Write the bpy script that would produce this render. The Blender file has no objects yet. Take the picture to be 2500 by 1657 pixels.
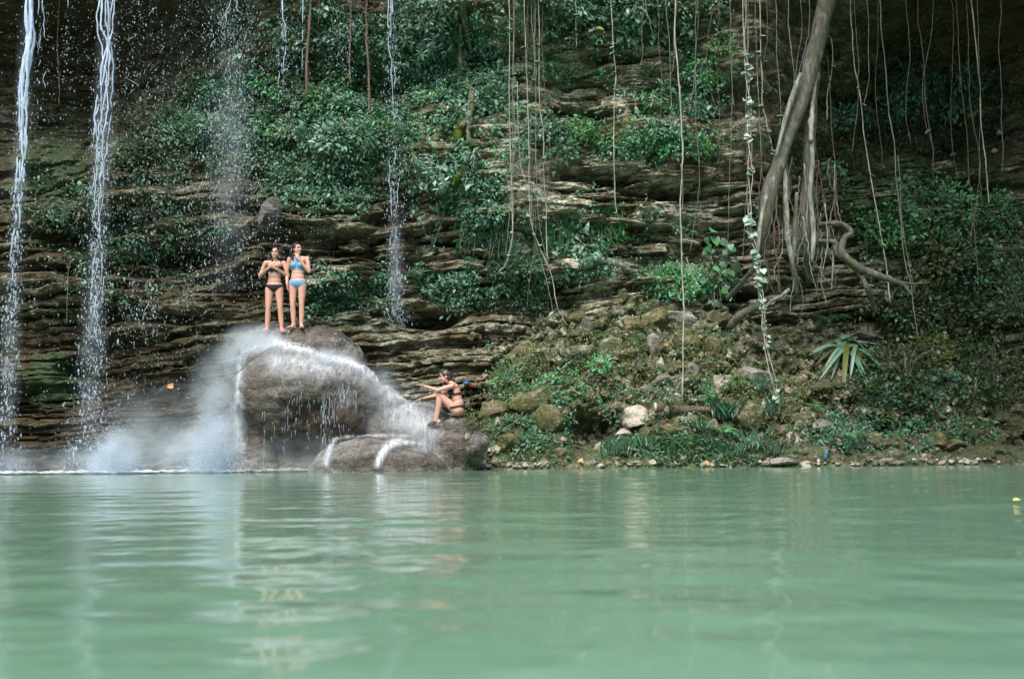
import bpy, bmesh, math, random
import numpy as np
from mathutils import Vector, Matrix
from mathutils.bvhtree import BVHTree

random.seed(7)
rng = np.random.default_rng(7)
S = bpy.context.scene
COL = S.collection

# ------------------------------------------------------------------ camera, sky, sun, exposure
F = 2500 * 35.0 / 36.0
PITCH = math.atan((1112 - 828.5) / F)
ROLL = math.radians(-0.55)
CAM = np.array([0.0, 0.0, 0.25])
cd = bpy.data.cameras.new('camera')
cd.lens, cd.sensor_width, cd.sensor_fit = 35, 36, 'HORIZONTAL'
cd.clip_start, cd.clip_end = 0.05, 500
cd.dof.use_dof = True
cd.dof.focus_distance = 18.6
cd.dof.aperture_fstop = 3.5
cam = bpy.data.objects.new('camera', cd)
COL.objects.link(cam)
RM = Matrix.Rotation(math.pi / 2 + PITCH, 4, 'X') @ Matrix.Rotation(ROLL, 4, 'Z')
cam.matrix_world = Matrix.Translation(CAM) @ RM
S.camera = cam
RN = np.array(RM.to_3x3())

SUN_EL, SUN_AZ = math.radians(52), math.radians(-14)    # azimuth measured from straight behind the camera, to its left
W = bpy.data.worlds.new('World')
S.world = W
W.use_nodes = True
nt = W.node_tree
bg = nt.nodes['Background']
sky = nt.nodes.new('ShaderNodeTexSky')
sky.sky_type = 'NISHITA'
sky.sun_disc = False
sky.sun_elevation = SUN_EL
sky.sun_rotation = math.pi + SUN_AZ * -1
sky.dust_density = 3.0
sky.air_density = 1.0
nt.links.new(sky.outputs[0], bg.inputs[0])
bg.inputs[1].default_value = 0.06
sl = bpy.data.lights.new('sun', 'SUN')
sl.energy = 1.5
sl.angle = math.radians(35)
sl.color = (1.0, 0.985, 0.94)
sun = bpy.data.objects.new('sun', sl)
COL.objects.link(sun)
sd = Vector((math.sin(SUN_AZ) * math.cos(SUN_EL), -math.cos(SUN_AZ) * math.cos(SUN_EL), math.sin(SUN_EL)))
sun.rotation_euler = sd.to_track_quat('Z', 'Y').to_euler()
sun.location = (-8, -20, 30)
S.view_settings.view_transform = 'Standard'
S.view_settings.look = 'None'
S.view_settings.gamma = 1
S.view_settings.use_curve_mapping = False
S.view_settings.exposure = 1.75
S.cycles.use_denoising = True
S.cycles.max_bounces = 8
S.cycles.transparent_max_bounces = 16
S.cycles.volume_bounces = 2
S.cycles.volume_max_steps = 256

# ------------------------------------------------------------------ small helpers
def ray(px, py):
    d = RN @ np.array([(px - 1250) / F, (828.5 - py) / F, -1.0])
    return d / np.linalg.norm(d)

def P(px, py, Y):
    d = ray(px, py)
    return CAM + d * (Y - CAM[1]) / d[1]

def project(v):
    c = (v - CAM) @ RN
    return 1250 + F * c[:, 0] / -c[:, 2], 828.5 - F * c[:, 1] / -c[:, 2]

_perm = rng.permutation(4096)
_grad = rng.normal(size=(4096, 3))
_grad /= np.linalg.norm(_grad, axis=1)[:, None]
def perlin(x, y, z):
    x, y, z = np.broadcast_arrays(np.asarray(x, float), np.asarray(y, float), np.asarray(z, float))
    xi, yi, zi = np.floor(x).astype(int), np.floor(y).astype(int), np.floor(z).astype(int)
    xf, yf, zf = x - xi, y - yi, z - zi
    u, v, w = [t * t * t * (t * (t * 6 - 15) + 10) for t in (xf, yf, zf)]
    out = 0
    for dx in (0, 1):
        for dy in (0, 1):
            for dz in (0, 1):
                h = _perm[(_perm[(_perm[(xi + dx) & 4095] + yi + dy) & 4095] + zi + dz) & 4095]
                g = _grad[h]
                d = g[..., 0] * (xf - dx) + g[..., 1] * (yf - dy) + g[..., 2] * (zf - dz)
                out = out + d * (u if dx else 1 - u) * (v if dy else 1 - v) * (w if dz else 1 - w)
    return out * 1.5

def fbm(x, y, z=0.0, o=4, lac=2.1, gain=0.5):
    s, a = 0, 1.0
    for i in range(o):
        s = s + a * perlin(x + i * 17.3, y + i * 9.1, z + i * 5.7)
        x, y, z, a = x * lac, y * lac, z * lac, a * gain
    return s

def sstep(a, b, t):
    t = np.clip((t - a) / (b - a), 0, 1)
    return t * t * (3 - 2 * t)

def mesh_np(name, v, faces_list, mats=(), smooth=True):
    """faces_list: list of integer arrays (n,k)"""
    me = bpy.data.meshes.new(name)
    v = np.asarray(v, np.float32)
    me.vertices.add(len(v))
    me.vertices.foreach_set('co', v.ravel())
    fl = [np.asarray(f, np.int32) for f in faces_list if len(f)]
    loops = np.concatenate([f.ravel() for f in fl])
    tot = np.concatenate([np.full(len(f), f.shape[1], np.int32) for f in fl])
    start = np.concatenate([[0], np.cumsum(tot)[:-1]]).astype(np.int32)
    me.loops.add(len(loops))
    me.loops.foreach_set('vertex_index', loops)
    me.polygons.add(len(tot))
    me.polygons.foreach_set('loop_start', start)
    me.polygons.foreach_set('loop_total', tot)
    me.polygons.foreach_set('use_smooth', np.full(len(tot), smooth))
    me.update(calc_edges=True)
    for m in mats:
        me.materials.append(m)
    return me

def attr(me, name, vals):
    a = me.attributes.new(name, 'FLOAT', 'POINT')
    a.data.foreach_set('value', np.asarray(vals, np.float32))

def link(name, me, parent=None, loc=None):
    o = bpy.data.objects.new(name, me)
    COL.objects.link(o)
    if parent is not None:
        o.parent = parent
    if loc is not None:
        o.location = loc
    return o

def tag(o, label=None, cat=None, group=None, kind=None):
    if label: o['label'] = label
    if cat: o['category'] = cat
    if group: o['group'] = group
    if kind: o['kind'] = kind
    return o

def empty(name, loc=(0, 0, 0), rz=0.0):
    o = bpy.data.objects.new(name, None)
    COL.objects.link(o)
    o.empty_display_size = 0.1
    o.location = loc
    o.rotation_euler = (0, 0, rz)
    return o

def grid_faces(nu, nv):
    i = np.arange(nu * nv).reshape(nv, nu)
    return np.stack([i[:-1, :-1], i[:-1, 1:], i[1:, 1:], i[1:, :-1]], -1).reshape(-1, 4)

def catmull(pts, n):
    p = np.asarray(pts, float)
    if len(p) == 2:
        t = np.linspace(0, 1, n)[:, None]
        return p[0] * (1 - t) + p[1] * t
    q = np.vstack([2 * p[0] - p[1], p, 2 * p[-1] - p[-2]])
    out = []
    for t in np.linspace(0, len(p) - 1 - 1e-6, n):
        i = int(t); f = t - i
        a, b, c, d = q[i], q[i + 1], q[i + 2], q[i + 3]
        out.append(0.5 * (2 * b + (c - a) * f + (2 * a - 5 * b + 4 * c - d) * f * f + (3 * b - a - 3 * c + d) * f ** 3))
    return np.array(out)

def tube(path, rad, sides=7, rough=0.0, seed=0.0, cap=True):
    path = np.asarray(path, float)
    n = len(path)
    rad = np.broadcast_to(np.asarray(rad, float), (n,))
    t = np.gradient(path, axis=0)
    t /= np.linalg.norm(t, axis=1)[:, None] + 1e-9
    ref = np.array([0.3, 0.9, 0.1])
    a = np.cross(t, ref); a /= np.linalg.norm(a, axis=1)[:, None] + 1e-9
    b = np.cross(t, a)
    th = np.linspace(0, 2 * math.pi, sides, endpoint=False)
    ring = a[:, None, :] * np.cos(th)[None, :, None] + b[:, None, :] * np.sin(th)[None, :, None]
    r = rad[:, None]
    if rough:
        q = path[:, None, :] + ring * r[..., None]
        k = 0.8 / max(rad.max(), 0.01)
        r = r * (1 + rough * fbm(q[..., 0] * k + seed, q[..., 1] * k, q[..., 2] * k * 0.35, 3))
    v = (path[:, None, :] + ring * (r[..., None] if r.ndim == 2 else r)).reshape(-1, 3)
    i = np.arange(n * sides).reshape(n, sides)
    f = np.stack([i[:-1], np.roll(i[:-1], -1, 1), np.roll(i[1:], -1, 1), i[1:]], -1).reshape(-1, 4)
    fs = [f]
    if cap:
        fs.append(i[0][::-1][None, :])
        fs.append(i[-1][None, :])
    return v, fs

def join(parts):
    V, FS, off = [], {}, 0
    for v, fs in parts:
        V.append(v)
        for f in fs:
            if len(f):
                FS.setdefault(f.shape[1], []).append(np.asarray(f) + off)
        off += len(v)
    return np.concatenate(V), [np.concatenate(x) for x in FS.values()]

def eval_remesh(me, voxel, smooth_it=4, smooth_f=0.5):
    o = bpy.data.objects.new('remesh_source', me)
    COL.objects.link(o)
    m = o.modifiers.new('r', 'REMESH'); m.mode = 'VOXEL'; m.voxel_size = voxel
    if smooth_it:
        m = o.modifiers.new('s', 'SMOOTH'); m.iterations = smooth_it; m.factor = smooth_f
    dg = bpy.context.evaluated_depsgraph_get()
    out = bpy.data.meshes.new_from_object(o.evaluated_get(dg))
    bpy.data.objects.remove(o)
    bpy.data.meshes.remove(me)
    return out

def get_v(me):
    v = np.empty(len(me.vertices) * 3, np.float32)
    me.vertices.foreach_get('co', v)
    return v.reshape(-1, 3).astype(float)

def get_n(me):
    v = np.empty(len(me.vertices) * 3, np.float32)
    me.vertex_normals.foreach_get('vector', v)
    return v.reshape(-1, 3).astype(float)

def set_v(me, v):
    me.vertices.foreach_set('co', np.asarray(v, np.float32).ravel())
    me.update()

def smooth_on(me):
    me.polygons.foreach_set('use_smooth', np.ones(len(me.polygons), bool))
    me.update()

_ICO = {}
def ico(sub=2):
    if sub not in _ICO:
        bm = bmesh.new()
        bmesh.ops.create_icosphere(bm, subdivisions=sub, radius=1)
        bm.verts.ensure_lookup_table()
        v = np.array([x.co[:] for x in bm.verts])
        f = np.array([[q.index for q in x.verts] for x in bm.faces])
        bm.free()
        _ICO[sub] = (v, f)
    return _ICO[sub]

def ell(c, r, R=None, sub=3):
    v, f = ico(sub)
    v = v * np.asarray(r)
    if R is not None:
        v = v @ np.asarray(R).T
    return v + np.asarray(c), [f]

# ------------------------------------------------------------------ materials
def mat(name):
    m = bpy.data.materials.new(name)
    m.use_nodes = True
    n = m.node_tree.nodes
    b = n['Principled BSDF']
    return m, m.node_tree, n, b

def N(nt, typ, **kw):
    n = nt.nodes.new(typ)
    for k, v in kw.items():
        if k.startswith('i_'):
            key = k[2:]
            key = int(key) if key.isdigit() else key
            n.inputs[key].default_value = v
        else:
            setattr(n, k, v)
    return n

def noise(nt, vec, scale, detail=4, rough=0.55):
    n = N(nt, 'ShaderNodeTexNoise')
    n.inputs['Scale'].default_value = scale
    n.inputs['Detail'].default_value = detail
    n.inputs['Roughness'].default_value = rough
    if vec is not None: nt.links.new(vec, n.inputs['Vector'])
    return n.outputs['Fac']

def ramp(nt, fac, stops):
    r = N(nt, 'ShaderNodeValToRGB')
    el = r.color_ramp.elements
    while len(el) < len(stops): el.new(0.5)
    for e, (p, c) in zip(el, stops):
        e.position = p
        e.color = (*c, 1) if len(c) == 3 else c
    nt.links.new(fac, r.inputs[0])
    return r.outputs['Color']

def mixc(nt, fac, a, b):
    m = N(nt, 'ShaderNodeMix', data_type='RGBA')
    for s, i in ((fac, 0), (a, 6), (b, 7)):
        if isinstance(s, (int, float)): m.inputs[i].default_value = s
        elif isinstance(s, tuple): m.inputs[i].default_value = (*s, 1)
        else: nt.links.new(s, m.inputs[i])
    return m.outputs[2]

def mth(nt, op, a, b=None, clamp=False):
    m = N(nt, 'ShaderNodeMath', operation=op, use_clamp=clamp)
    for s, i in ((a, 0), (b, 1)):
        if s is None: continue
        if isinstance(s, (int, float)): m.inputs[i].default_value = s
        else: nt.links.new(s, m.inputs[i])
    return m.outputs[0]

def maprange(nt, v, a, b, c=0.0, d=1.0):
    m = N(nt, 'ShaderNodeMapRange')
    m.inputs[1].default_value, m.inputs[2].default_value, m.inputs[3].default_value, m.inputs[4].default_value = a, b, c, d
    nt.links.new(v, m.inputs[0])
    return m.outputs[0]

def bump(nt, h, strength, dist, b):
    n = N(nt, 'ShaderNodeBump')
    n.inputs['Strength'].default_value = strength
    n.inputs['Distance'].default_value = dist
    nt.links.new(h, n.inputs['Height'])
    nt.links.new(n.outputs[0], b.inputs['Normal'])

def rock_material(name, pale, mid, dark, moss_col, moss_base=0.0, rough=0.85, stain=1.0):
    m, t, n, b = mat(name)
    geo = N(t, 'ShaderNodeNewGeometry')
    mp = N(t, 'ShaderNodeMapping'); mp.inputs['Scale'].default_value = (0.75, 0.8, 1.7)
    t.links.new(geo.outputs['Position'], mp.inputs['Vector'])
    big = noise(t, mp.outputs[0], 0.9, 5, 0.6)
    med = noise(t, mp.outputs[0], 3.5, 6, 0.65)
    fine = noise(t, geo.outputs['Position'], 22, 4, 0.7)
    lump = noise(t, geo.outputs['Position'], 7, 4, 0.65)
    mixn = mth(t, 'ADD', mth(t, 'MULTIPLY', med, 0.6), mth(t, 'MULTIPLY', fine, 0.4))
    c = ramp(t, mixn, [(0.38, dark), (0.48, mid), (0.57, pale), (0.68, tuple(min(1, x * 1.45) for x in pale))])
    # brown algae stain in large patches
    c = mixc(t, mth(t, 'MULTIPLY', maprange(t, big, 0.48, 0.62), 0.75 * stain), c, (0.060, 0.038, 0.014))
    # pale lichen spots
    c = mixc(t, mth(t, 'MULTIPLY', maprange(t, lump, 0.62, 0.70), 0.5), c, (0.42, 0.42, 0.36))
    ad = N(t, 'ShaderNodeAttribute', attribute_name='dry')      # dry, lime-bleached beds
    hs = N(t, 'ShaderNodeHueSaturation'); hs.inputs['Value'].default_value = 1.75; hs.inputs['Saturation'].default_value = .82
    t.links.new(c, hs.inputs['Color'])
    c = mixc(t, mth(t, 'MULTIPLY', ad.outputs['Fac'], maprange(t, big, .62, .42)), c, hs.outputs[0])
    at = N(t, 'ShaderNodeAttribute', attribute_name='wet')  # wet rock, and the shade painted into the colour with it
    c = mixc(t, mth(t, 'MULTIPLY', at.outputs['Fac'], 0.88), c, (0.033, 0.018, 0.004))
    am = N(t, 'ShaderNodeAttribute', attribute_name='moss')
    mossn = mth(t, 'ADD', mth(t, 'ADD', am.outputs['Fac'], moss_base), mth(t, 'MULTIPLY', mth(t, 'SUBTRACT', lump, 0.5), 1.8))
    mf = maprange(t, mossn, 0.35, 0.65)
    mc = ramp(t, fine, [(0.35, tuple(x * 0.45 for x in moss_col)), (0.55, moss_col), (0.7, tuple(x * 1.8 for x in moss_col))])
    c = mixc(t, mth(t, 'MULTIPLY', mf, 0.9), c, mc)
    t.links.new(c, b.inputs['Base Color'])
    t.links.new(maprange(t, at.outputs['Fac'], 0, 1, rough, 0.5), b.inputs['Roughness'])
    b.inputs['Specular IOR Level'].default_value = 0.3
    bump(t, mth(t, 'ADD', mth(t, 'MULTIPLY', med, 1.0), mth(t, 'MULTIPLY', fine, 0.55)), 0.9, 0.09, b)
    return m

M = {}
M['cliff'] = rock_material('cliff_rock', (0.385, 0.375, 0.28), (0.130, 0.120, 0.074), (0.039, 0.025, 0.007), (0.040, 0.086, 0.030), moss_base=0.25)
M['slab'] = rock_material('slab_rock', (0.52, 0.50, 0.385), (0.215, 0.195, 0.13), (0.060, 0.040, 0.014), (0.044, 0.090, 0.030), moss_base=0.26, stain=0.9)
M['stone'] = rock_material('grey_stone', (0.36, 0.35, 0.30), (0.20, 0.19, 0.155), (0.085, 0.072, 0.05), (0.05, 0.085, 0.03), moss_base=.12, stain=0.3)
M['pale_stone'] = rock_material('pale_stone', (0.62, 0.55, 0.46), (0.46, 0.40, 0.33), (0.25, 0.21, 0.16), (0.05, 0.07, 0.02), moss_base=-0.4, stain=0.0)
M['moss_stone'] = rock_material('mossy_stone', (0.26, 0.23, 0.15), (0.14, 0.12, 0.07), (0.06, 0.045, 0.02), (0.075, 0.095, 0.018), moss_base=0.5, stain=0.4)
M['earth'] = rock_material('earth', (0.36, 0.335, 0.25), (0.125, 0.11, 0.066), (0.034, 0.022, 0.007), (0.056, 0.104, 0.036), moss_base=0.50, rough=0.95, stain=0.5)
M['boulder'] = rock_material('boulder_rock', (0.26, 0.24, 0.22), (0.125, 0.118, 0.108), (0.036, 0.032, 0.025), (0.05, 0.055, 0.03), moss_base=-0.25, rough=0.55, stain=0.35)
M['dark_hill'] = rock_material('wooded_hill', (0.05, 0.075, 0.03), (0.035, 0.05, 0.02), (0.015, 0.02, 0.01), (0.03, 0.05, 0.015))

def leaf_material(name, c0, c1, c2, rough=0.42, trans=0.25, spec=0.5):
    m, t, n, b = mat(name)
    geo = N(t, 'ShaderNodeNewGeometry')
    c = ramp(t, geo.outputs['Random Per Island'], [(0.0, c0), (0.5, c1), (0.96, c2), (0.985, (0.22, 0.17, 0.06))])
    oi = N(t, 'ShaderNodeObjectInfo')
    hs = N(t, 'ShaderNodeHueSaturation')
    t.links.new(c, hs.inputs['Color'])
    t.links.new(maprange(t, oi.outputs['Random'], 0, 1, 0.75, 1.3), hs.inputs['Value'])
    t.links.new(maprange(t, oi.outputs['Random'], 0, 1, 0.485, 0.515), hs.inputs['Hue'])
    c = hs.outputs[0]
    t.links.new(c, b.inputs['Base Color'])
    b.inputs['Roughness'].default_value = rough
    b.inputs['Specular IOR Level'].default_value = spec
    tr = N(t, 'ShaderNodeBsdfTranslucent')
    t.links.new(c, tr.inputs[0])
    mx = N(t, 'ShaderNodeMixShader'); mx.inputs[0].default_value = trans
    t.links.new(b.outputs[0], mx.inputs[1]); t.links.new(tr.outputs[0], mx.inputs[2])
    t.links.new(mx.outputs[0], n['Material Output'].inputs[0])
    return m

M['leaf_mid'] = leaf_material('leaf_mid', (0.024, 0.085, 0.043), (0.062, 0.175, 0.095), (0.15, 0.31, 0.20))
M['leaf_bright'] = leaf_material('leaf_bright', (0.035, 0.16, 0.05), (0.08, 0.27, 0.085), (0.16, 0.40, 0.15))
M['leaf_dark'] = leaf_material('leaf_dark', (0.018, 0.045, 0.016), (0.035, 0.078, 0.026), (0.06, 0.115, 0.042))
M['leaf_pale'] = leaf_material('leaf_pale', (0.10, 0.20, 0.14), (0.16, 0.28, 0.20), (0.28, 0.40, 0.30), rough=0.35)
M['leaf_olive'] = leaf_material('leaf_olive', (0.05, 0.075, 0.02), (0.10, 0.13, 0.035), (0.16, 0.17, 0.055))
M['leaf_white'] = leaf_material('leaf_white', (0.22, 0.32, 0.26), (0.34, 0.44, 0.37), (0.50, 0.58, 0.50), rough=0.3)

def bark_material(name, a, b_, c_, mossiness=0.0):
    m, t, n, b = mat(name)
    geo = N(t, 'ShaderNodeNewGeometry')
    mp = N(t, 'ShaderNodeMapping'); mp.inputs['Scale'].default_value = (1, 1, 0.3)
    t.links.new(geo.outputs['Position'], mp.inputs['Vector'])
    f = noise(t, mp.outputs[0], 14, 6, 0.7)
    c = ramp(t, f, [(0.35, a), (0.52, b_), (0.68, c_)])
    if mossiness:
        g = noise(t, geo.outputs['Position'], 3.5, 4, 0.6)
        c = mixc(t, mth(t, 'MULTIPLY', maprange(t, g, 0.45, 0.6), mossiness), c, (0.06, 0.085, 0.02))
    t.links.new(c, b.inputs['Base Color'])
    b.inputs['Roughness'].default_value = 0.8
    bump(t, f, 0.8, 0.03, b)
    return m
M['bark'] = bark_material('bark', (0.04, 0.034, 0.026), (0.105, 0.096, 0.086), (0.23, 0.22, 0.21), 0.6)
M['bark_pale'] = bark_material('bark_pale', (0.09, 0.095, 0.075), (0.22, 0.235, 0.20), (0.42, 0.43, 0.36), 0.25)
M['bark_moss'] = bark_material('bark_moss', (0.06, 0.05, 0.03), (0.13, 0.12, 0.08), (0.24, 0.24, 0.16), 0.9)
M['vine_pale'] = bark_material('vine_pale', (0.20, 0.18, 0.15), (0.34, 0.32, 0.27), (0.52, 0.50, 0.43))
M['vine_mid'] = bark_material('vine_mid', (0.09, 0.085, 0.06), (0.18, 0.17, 0.13), (0.30, 0.28, 0.22))
M['vine_brown'] = bark_material('vine_brown', (0.07, 0.045, 0.03), (0.13, 0.085, 0.06), (0.2, 0.14, 0.10))

def simple(name, col, rough=0.6, spec=0.4, varn=0.15):
    m, t, n, b = mat(name)
    tc = N(t, 'ShaderNodeTexCoord')
    f = noise(t, tc.outputs['Object'], 30, 3)
    c = ramp(t, f, [(0.3, tuple(x * (1 - varn) for x in col)), (0.7, tuple(min(1, x * (1 + varn)) for x in col))])
    t.links.new(c, b.inputs['Base Color'])
    b.inputs['Roughness'].default_value = rough
    b.inputs['Specular IOR Level'].default_value = spec
    return m
M['skin'] = simple('skin', (0.55, 0.305, 0.225), 0.5, 0.4, 0.06)
M['skin'].node_tree.nodes['Principled BSDF'].inputs['Subsurface Weight'].default_value = 0.08
M['skin'].node_tree.nodes['Principled BSDF'].inputs['Subsurface Radius'].default_value = (0.02, 0.008, 0.004)
M['hair'] = simple('hair', (0.018, 0.012, 0.009), 0.5, 0.4, 0.4)
M['hair_wet'] = simple('hair_brown', (0.035, 0.024, 0.018), 0.4, 0.5, 0.4)
M['black_cloth'] = simple('black_cloth', (0.012, 0.012, 0.018), 0.7)
M['blue_cloth'] = simple('blue_cloth', (0.17, 0.33, 0.50), 0.7)
M['pink'] = simple('pink_rubber', (0.62, 0.16, 0.24), 0.5)
M['eye'] = simple('eye', (0.02, 0.015, 0.012), 0.3)
M['lips'] = simple('lips', (0.38, 0.13, 0.11), 0.4)
M['teeth'] = simple('teeth', (0.7, 0.68, 0.62), 0.3)
M['blue_nylon'] = simple('blue_nylon', (0.03, 0.09, 0.32), 0.5)
M['orange_nylon'] = simple('orange_nylon', (0.70, 0.13, 0.03), 0.5)
M['teal_plastic'] = simple('teal_plastic', (0.04, 0.14, 0.17), 0.35)
M['orange_leaf'] = simple('orange_leaf', (0.60, 0.25, 0.07), 0.5)
M['yellow_leaf'] = simple('yellow_leaf', (0.62, 0.50, 0.16), 0.5)
M['cut_wood'] = simple('cut_wood', (0.6, 0.48, 0.28), 0.7)
M['moss'] = simple('moss', (0.055, 0.085, 0.012), 0.95, 0.1, 0.5)

# pool water: milky green body under a smooth surface
m, t, n, b = mat('pool_water')
geo = N(t, 'ShaderNodeNewGeometry')
w1 = noise(t, geo.outputs['Position'], 0.25, 2)
c = ramp(t, w1, [(0.3, (0.137, 0.262, 0.174)), (0.7, (0.168, 0.304, 0.208))])
t.links.new(c, b.inputs['Base Color'])
b.inputs['Roughness'].default_value = 0.06
b.inputs['IOR'].default_value = 1.333
r1 = noise(t, geo.outputs['Position'], 3.2, 2, 0.5)
r2 = noise(t, geo.outputs['Position'], 9.0, 2, 0.5)
bump(t, mth(t, 'ADD', r1, mth(t, 'MULTIPLY', r2, 0.18)), 0.5, 0.022, b)
M['water'] = m

# falling white water and drops
def falling_water(name, clear):
    m, t, n, b = mat(name)
    b.inputs['Base Color'].default_value = (0.74, 0.84, 0.97, 1)
    b.inputs['Roughness'].default_value = 0.25
    tr = N(t, 'ShaderNodeBsdfTranslucent'); tr.inputs[0].default_value = (0.74, 0.84, 0.97, 1)
    mx = N(t, 'ShaderNodeMixShader'); mx.inputs[0].default_value = 0.4
    t.links.new(b.outputs[0], mx.inputs[1]); t.links.new(tr.outputs[0], mx.inputs[2])
    tp = N(t, 'ShaderNodeBsdfTransparent')
    m2 = N(t, 'ShaderNodeMixShader')
    geo = N(t, 'ShaderNodeNewGeometry')
    f = noise(t, geo.outputs['Position'], 5, 3, .6)
    t.links.new(maprange(t, f, .35, .65, clear[0], clear[1]), m2.inputs[0])
    t.links.new(mx.outputs[0], m2.inputs[1]); t.links.new(tp.outputs[0], m2.inputs[2])
    t.links.new(m2.outputs[0], n['Material Output'].inputs[0])
    return m
M['white_water'] = falling_water('white_water', (0.05, 0.45))
M['drops'] = falling_water('water_drops', (0.35, 0.8))

def veil_material(name, streak, thr0, thr1, amount):
    m, t, n, b = mat(name)
    b.inputs['Base Color'].default_value = (0.82, 0.87, 0.93, 1)
    b.inputs['Roughness'].default_value = 0.5
    geo = N(t, 'ShaderNodeNewGeometry')
    mp = N(t, 'ShaderNodeMapping'); mp.inputs['Scale'].default_value = streak
    t.links.new(geo.outputs['Position'], mp.inputs['Vector'])
    f = noise(t, mp.outputs[0], 6, 6, 0.7)
    at = N(t, 'ShaderNodeAttribute', attribute_name='veil')
    a = mth(t, 'MULTIPLY', mth(t, 'MULTIPLY', at.outputs['Fac'], maprange(t, f, thr0, thr1)), amount, True)
    tp = N(t, 'ShaderNodeBsdfTransparent')
    mx = N(t, 'ShaderNodeMixShader')
    t.links.new(a, mx.inputs[0]); t.links.new(tp.outputs[0], mx.inputs[1]); t.links.new(b.outputs[0], mx.inputs[2])
    t.links.new(mx.outputs[0], n['Material Output'].inputs[0])
    return m
M['veil'] = veil_material('water_veil', (3.2, 1.2, 0.4), 0.28, 0.70, 1.0)
M['foam'] = veil_material('foam', (1, 1, 1), 0.30, 0.6, 1.0)

def mist_material(name, dens, nscale, thr0=0.3, thr1=0.75, power=1.3):
    m, t, n, b = mat(name)
    n.remove(b)
    v = N(t, 'ShaderNodeVolumePrincipled')
    v.inputs['Color'].default_value = (0.86, 0.94, 1.0, 1)
    v.inputs['Anisotropy'].default_value = 0.1
    tc = N(t, 'ShaderNodeTexCoord'); geo = N(t, 'ShaderNodeNewGeometry')
    ln = N(t, 'ShaderNodeVectorMath', operation='LENGTH')
    t.links.new(tc.outputs['Object'], ln.inputs[0])
    fall = mth(t, 'POWER', maprange(t, ln.outputs['Value'], 1.0, 0.0), power)
    f = noise(t, geo.outputs['Position'], nscale, 3, 0.6)
    d = mth(t, 'MULTIPLY', mth(t, 'MULTIPLY', fall, maprange(t, f, thr0, thr1)), dens)
    t.links.new(d, v.inputs['Density'])
    t.links.new(v.outputs[0], n['Material Output'].inputs['Volume'])
    return m

# ------------------------------------------------------------------ moss, wet rock, painted shade and plants (photo pixels on the cliff)
def blob(px, py, lst):
    s = np.zeros_like(px)
    for (x0, y0, x1, y1, a) in lst:
        cx, cy, rx, ry = (x0 + x1) / 2, (y0 + y1) / 2, (x1 - x0) / 2, (y1 - y0) / 2
        q = ((px - cx) / rx) ** 2 + ((py - cy) / ry) ** 2
        s = np.maximum(s, a * np.exp(-1.1 * q * q))
    return s
WET_SHADE = [(-300, -200, 560, 330, 1.0), (-200, 640, 640, 1250, .97), (480, 520, 760, 820, .8), (760, 560, 900, 660, .7),  # upper-left recess: its shade is painted in along with the wet rock
       (2000, -200, 2800, 300, 1.0), (2100, 250, 2800, 560, .8), (900, 350, 1010, 800, .55), (520, -100, 620, 480, .5),  # upper right wall: shade painted as dark brown colour
       (600, -100, 900, 230, .75), (420, 300, 520, 520, .6), (1270, 410, 1440, 470, .5), (380, 560, 560, 700, .9), (-300, 230, 440, 720, .8), (400, 380, 800, 680, .72), (600, -100, 1000, 180, .5), (1900, 200, 2800, 700, .5)]
MOSS = [(390, 180, 1010, 430, 1.0), (640, 390, 900, 520, .85), (0, 260, 250, 520, .35), (1100, 280, 1170, 460, .6),
        (40, 860, 220, 1000, .45), (700, 680, 1000, 800, .4), (1000, 640, 1300, 760, .5), (2000, 300, 2500, 700, .5),
        (900, 0, 1250, 300, .45), (1300, 0, 1800, 150, .45), (250, 300, 460, 420, .35)]

# ------------------------------------------------------------------ cliff
ZR = np.array([-1.5, 2, 4, 6, 8, 10, 11.3, 12.6, 15])
XR = np.array([-21, -14, -10, -7, -4, -1, 2, 5, 8, 11, 15.0, 21])
YT = np.array([
    [20.0, 20.0, 20.0, 20.0, 20.6, 21.6, 22.0, 22.6, 22.2, 21.5],
    [20.3, 20.3, 20.2, 20.2, 20.7, 21.5, 22.0, 22.6, 22.2, 21.5],
    [20.3, 20.3, 20.2, 20.2, 20.7, 21.3, 21.8, 22.8, 22.6, 22.0],
    [20.5, 20.5, 20.3, 20.2, 20.6, 21.1, 21.6, 23.0, 23.3, 23.0],
    [22.2, 22.2, 21.2, 20.2, 20.4, 20.8, 21.4, 23.4, 24.2, 24.2],
    [22.6, 22.6, 21.4, 20.0, 20.1, 20.5, 21.1, 23.0, 24.2, 24.2],
    [18.6, 18.6, 18.8, 19.2, 20.0, 20.7, 21.3, 21.6, 22.0, 22.0],
    [17.4, 17.4, 17.5, 18.4, 19.9, 20.9, 21.2, 20.0, 20.0, 20.0],
    [17.6, 17.6, 17.8, 18.8, 20.2, 21.2, 21.4, 19.5, 19.5, 19.5]])
YT = np.hstack([YT[:, :1] - 3.5, YT, YT[:, -1:] - 4.5])      # the walls of the gorge turn forward at both ends
def table(x, z):
    xi = np.clip(np.searchsorted(XR, x) - 1, 0, len(XR) - 2)
    zi = np.clip(np.searchsorted(ZR, z) - 1, 0, len(ZR) - 2)
    u = np.clip((x - XR[xi]) / (XR[xi + 1] - XR[xi]), 0, 1); u = u * u * (3 - 2 * u)
    v = np.clip((z - ZR[zi]) / (ZR[zi + 1] - ZR[zi]), 0, 1); v = v * v * (3 - 2 * v)
    return (YT[zi, xi] * (1 - u) + YT[zi, xi + 1] * u) * (1 - v) + (YT[zi + 1, xi] * (1 - u) + YT[zi + 1, xi + 1] * u) * v
_lr = np.random.default_rng(21)
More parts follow.
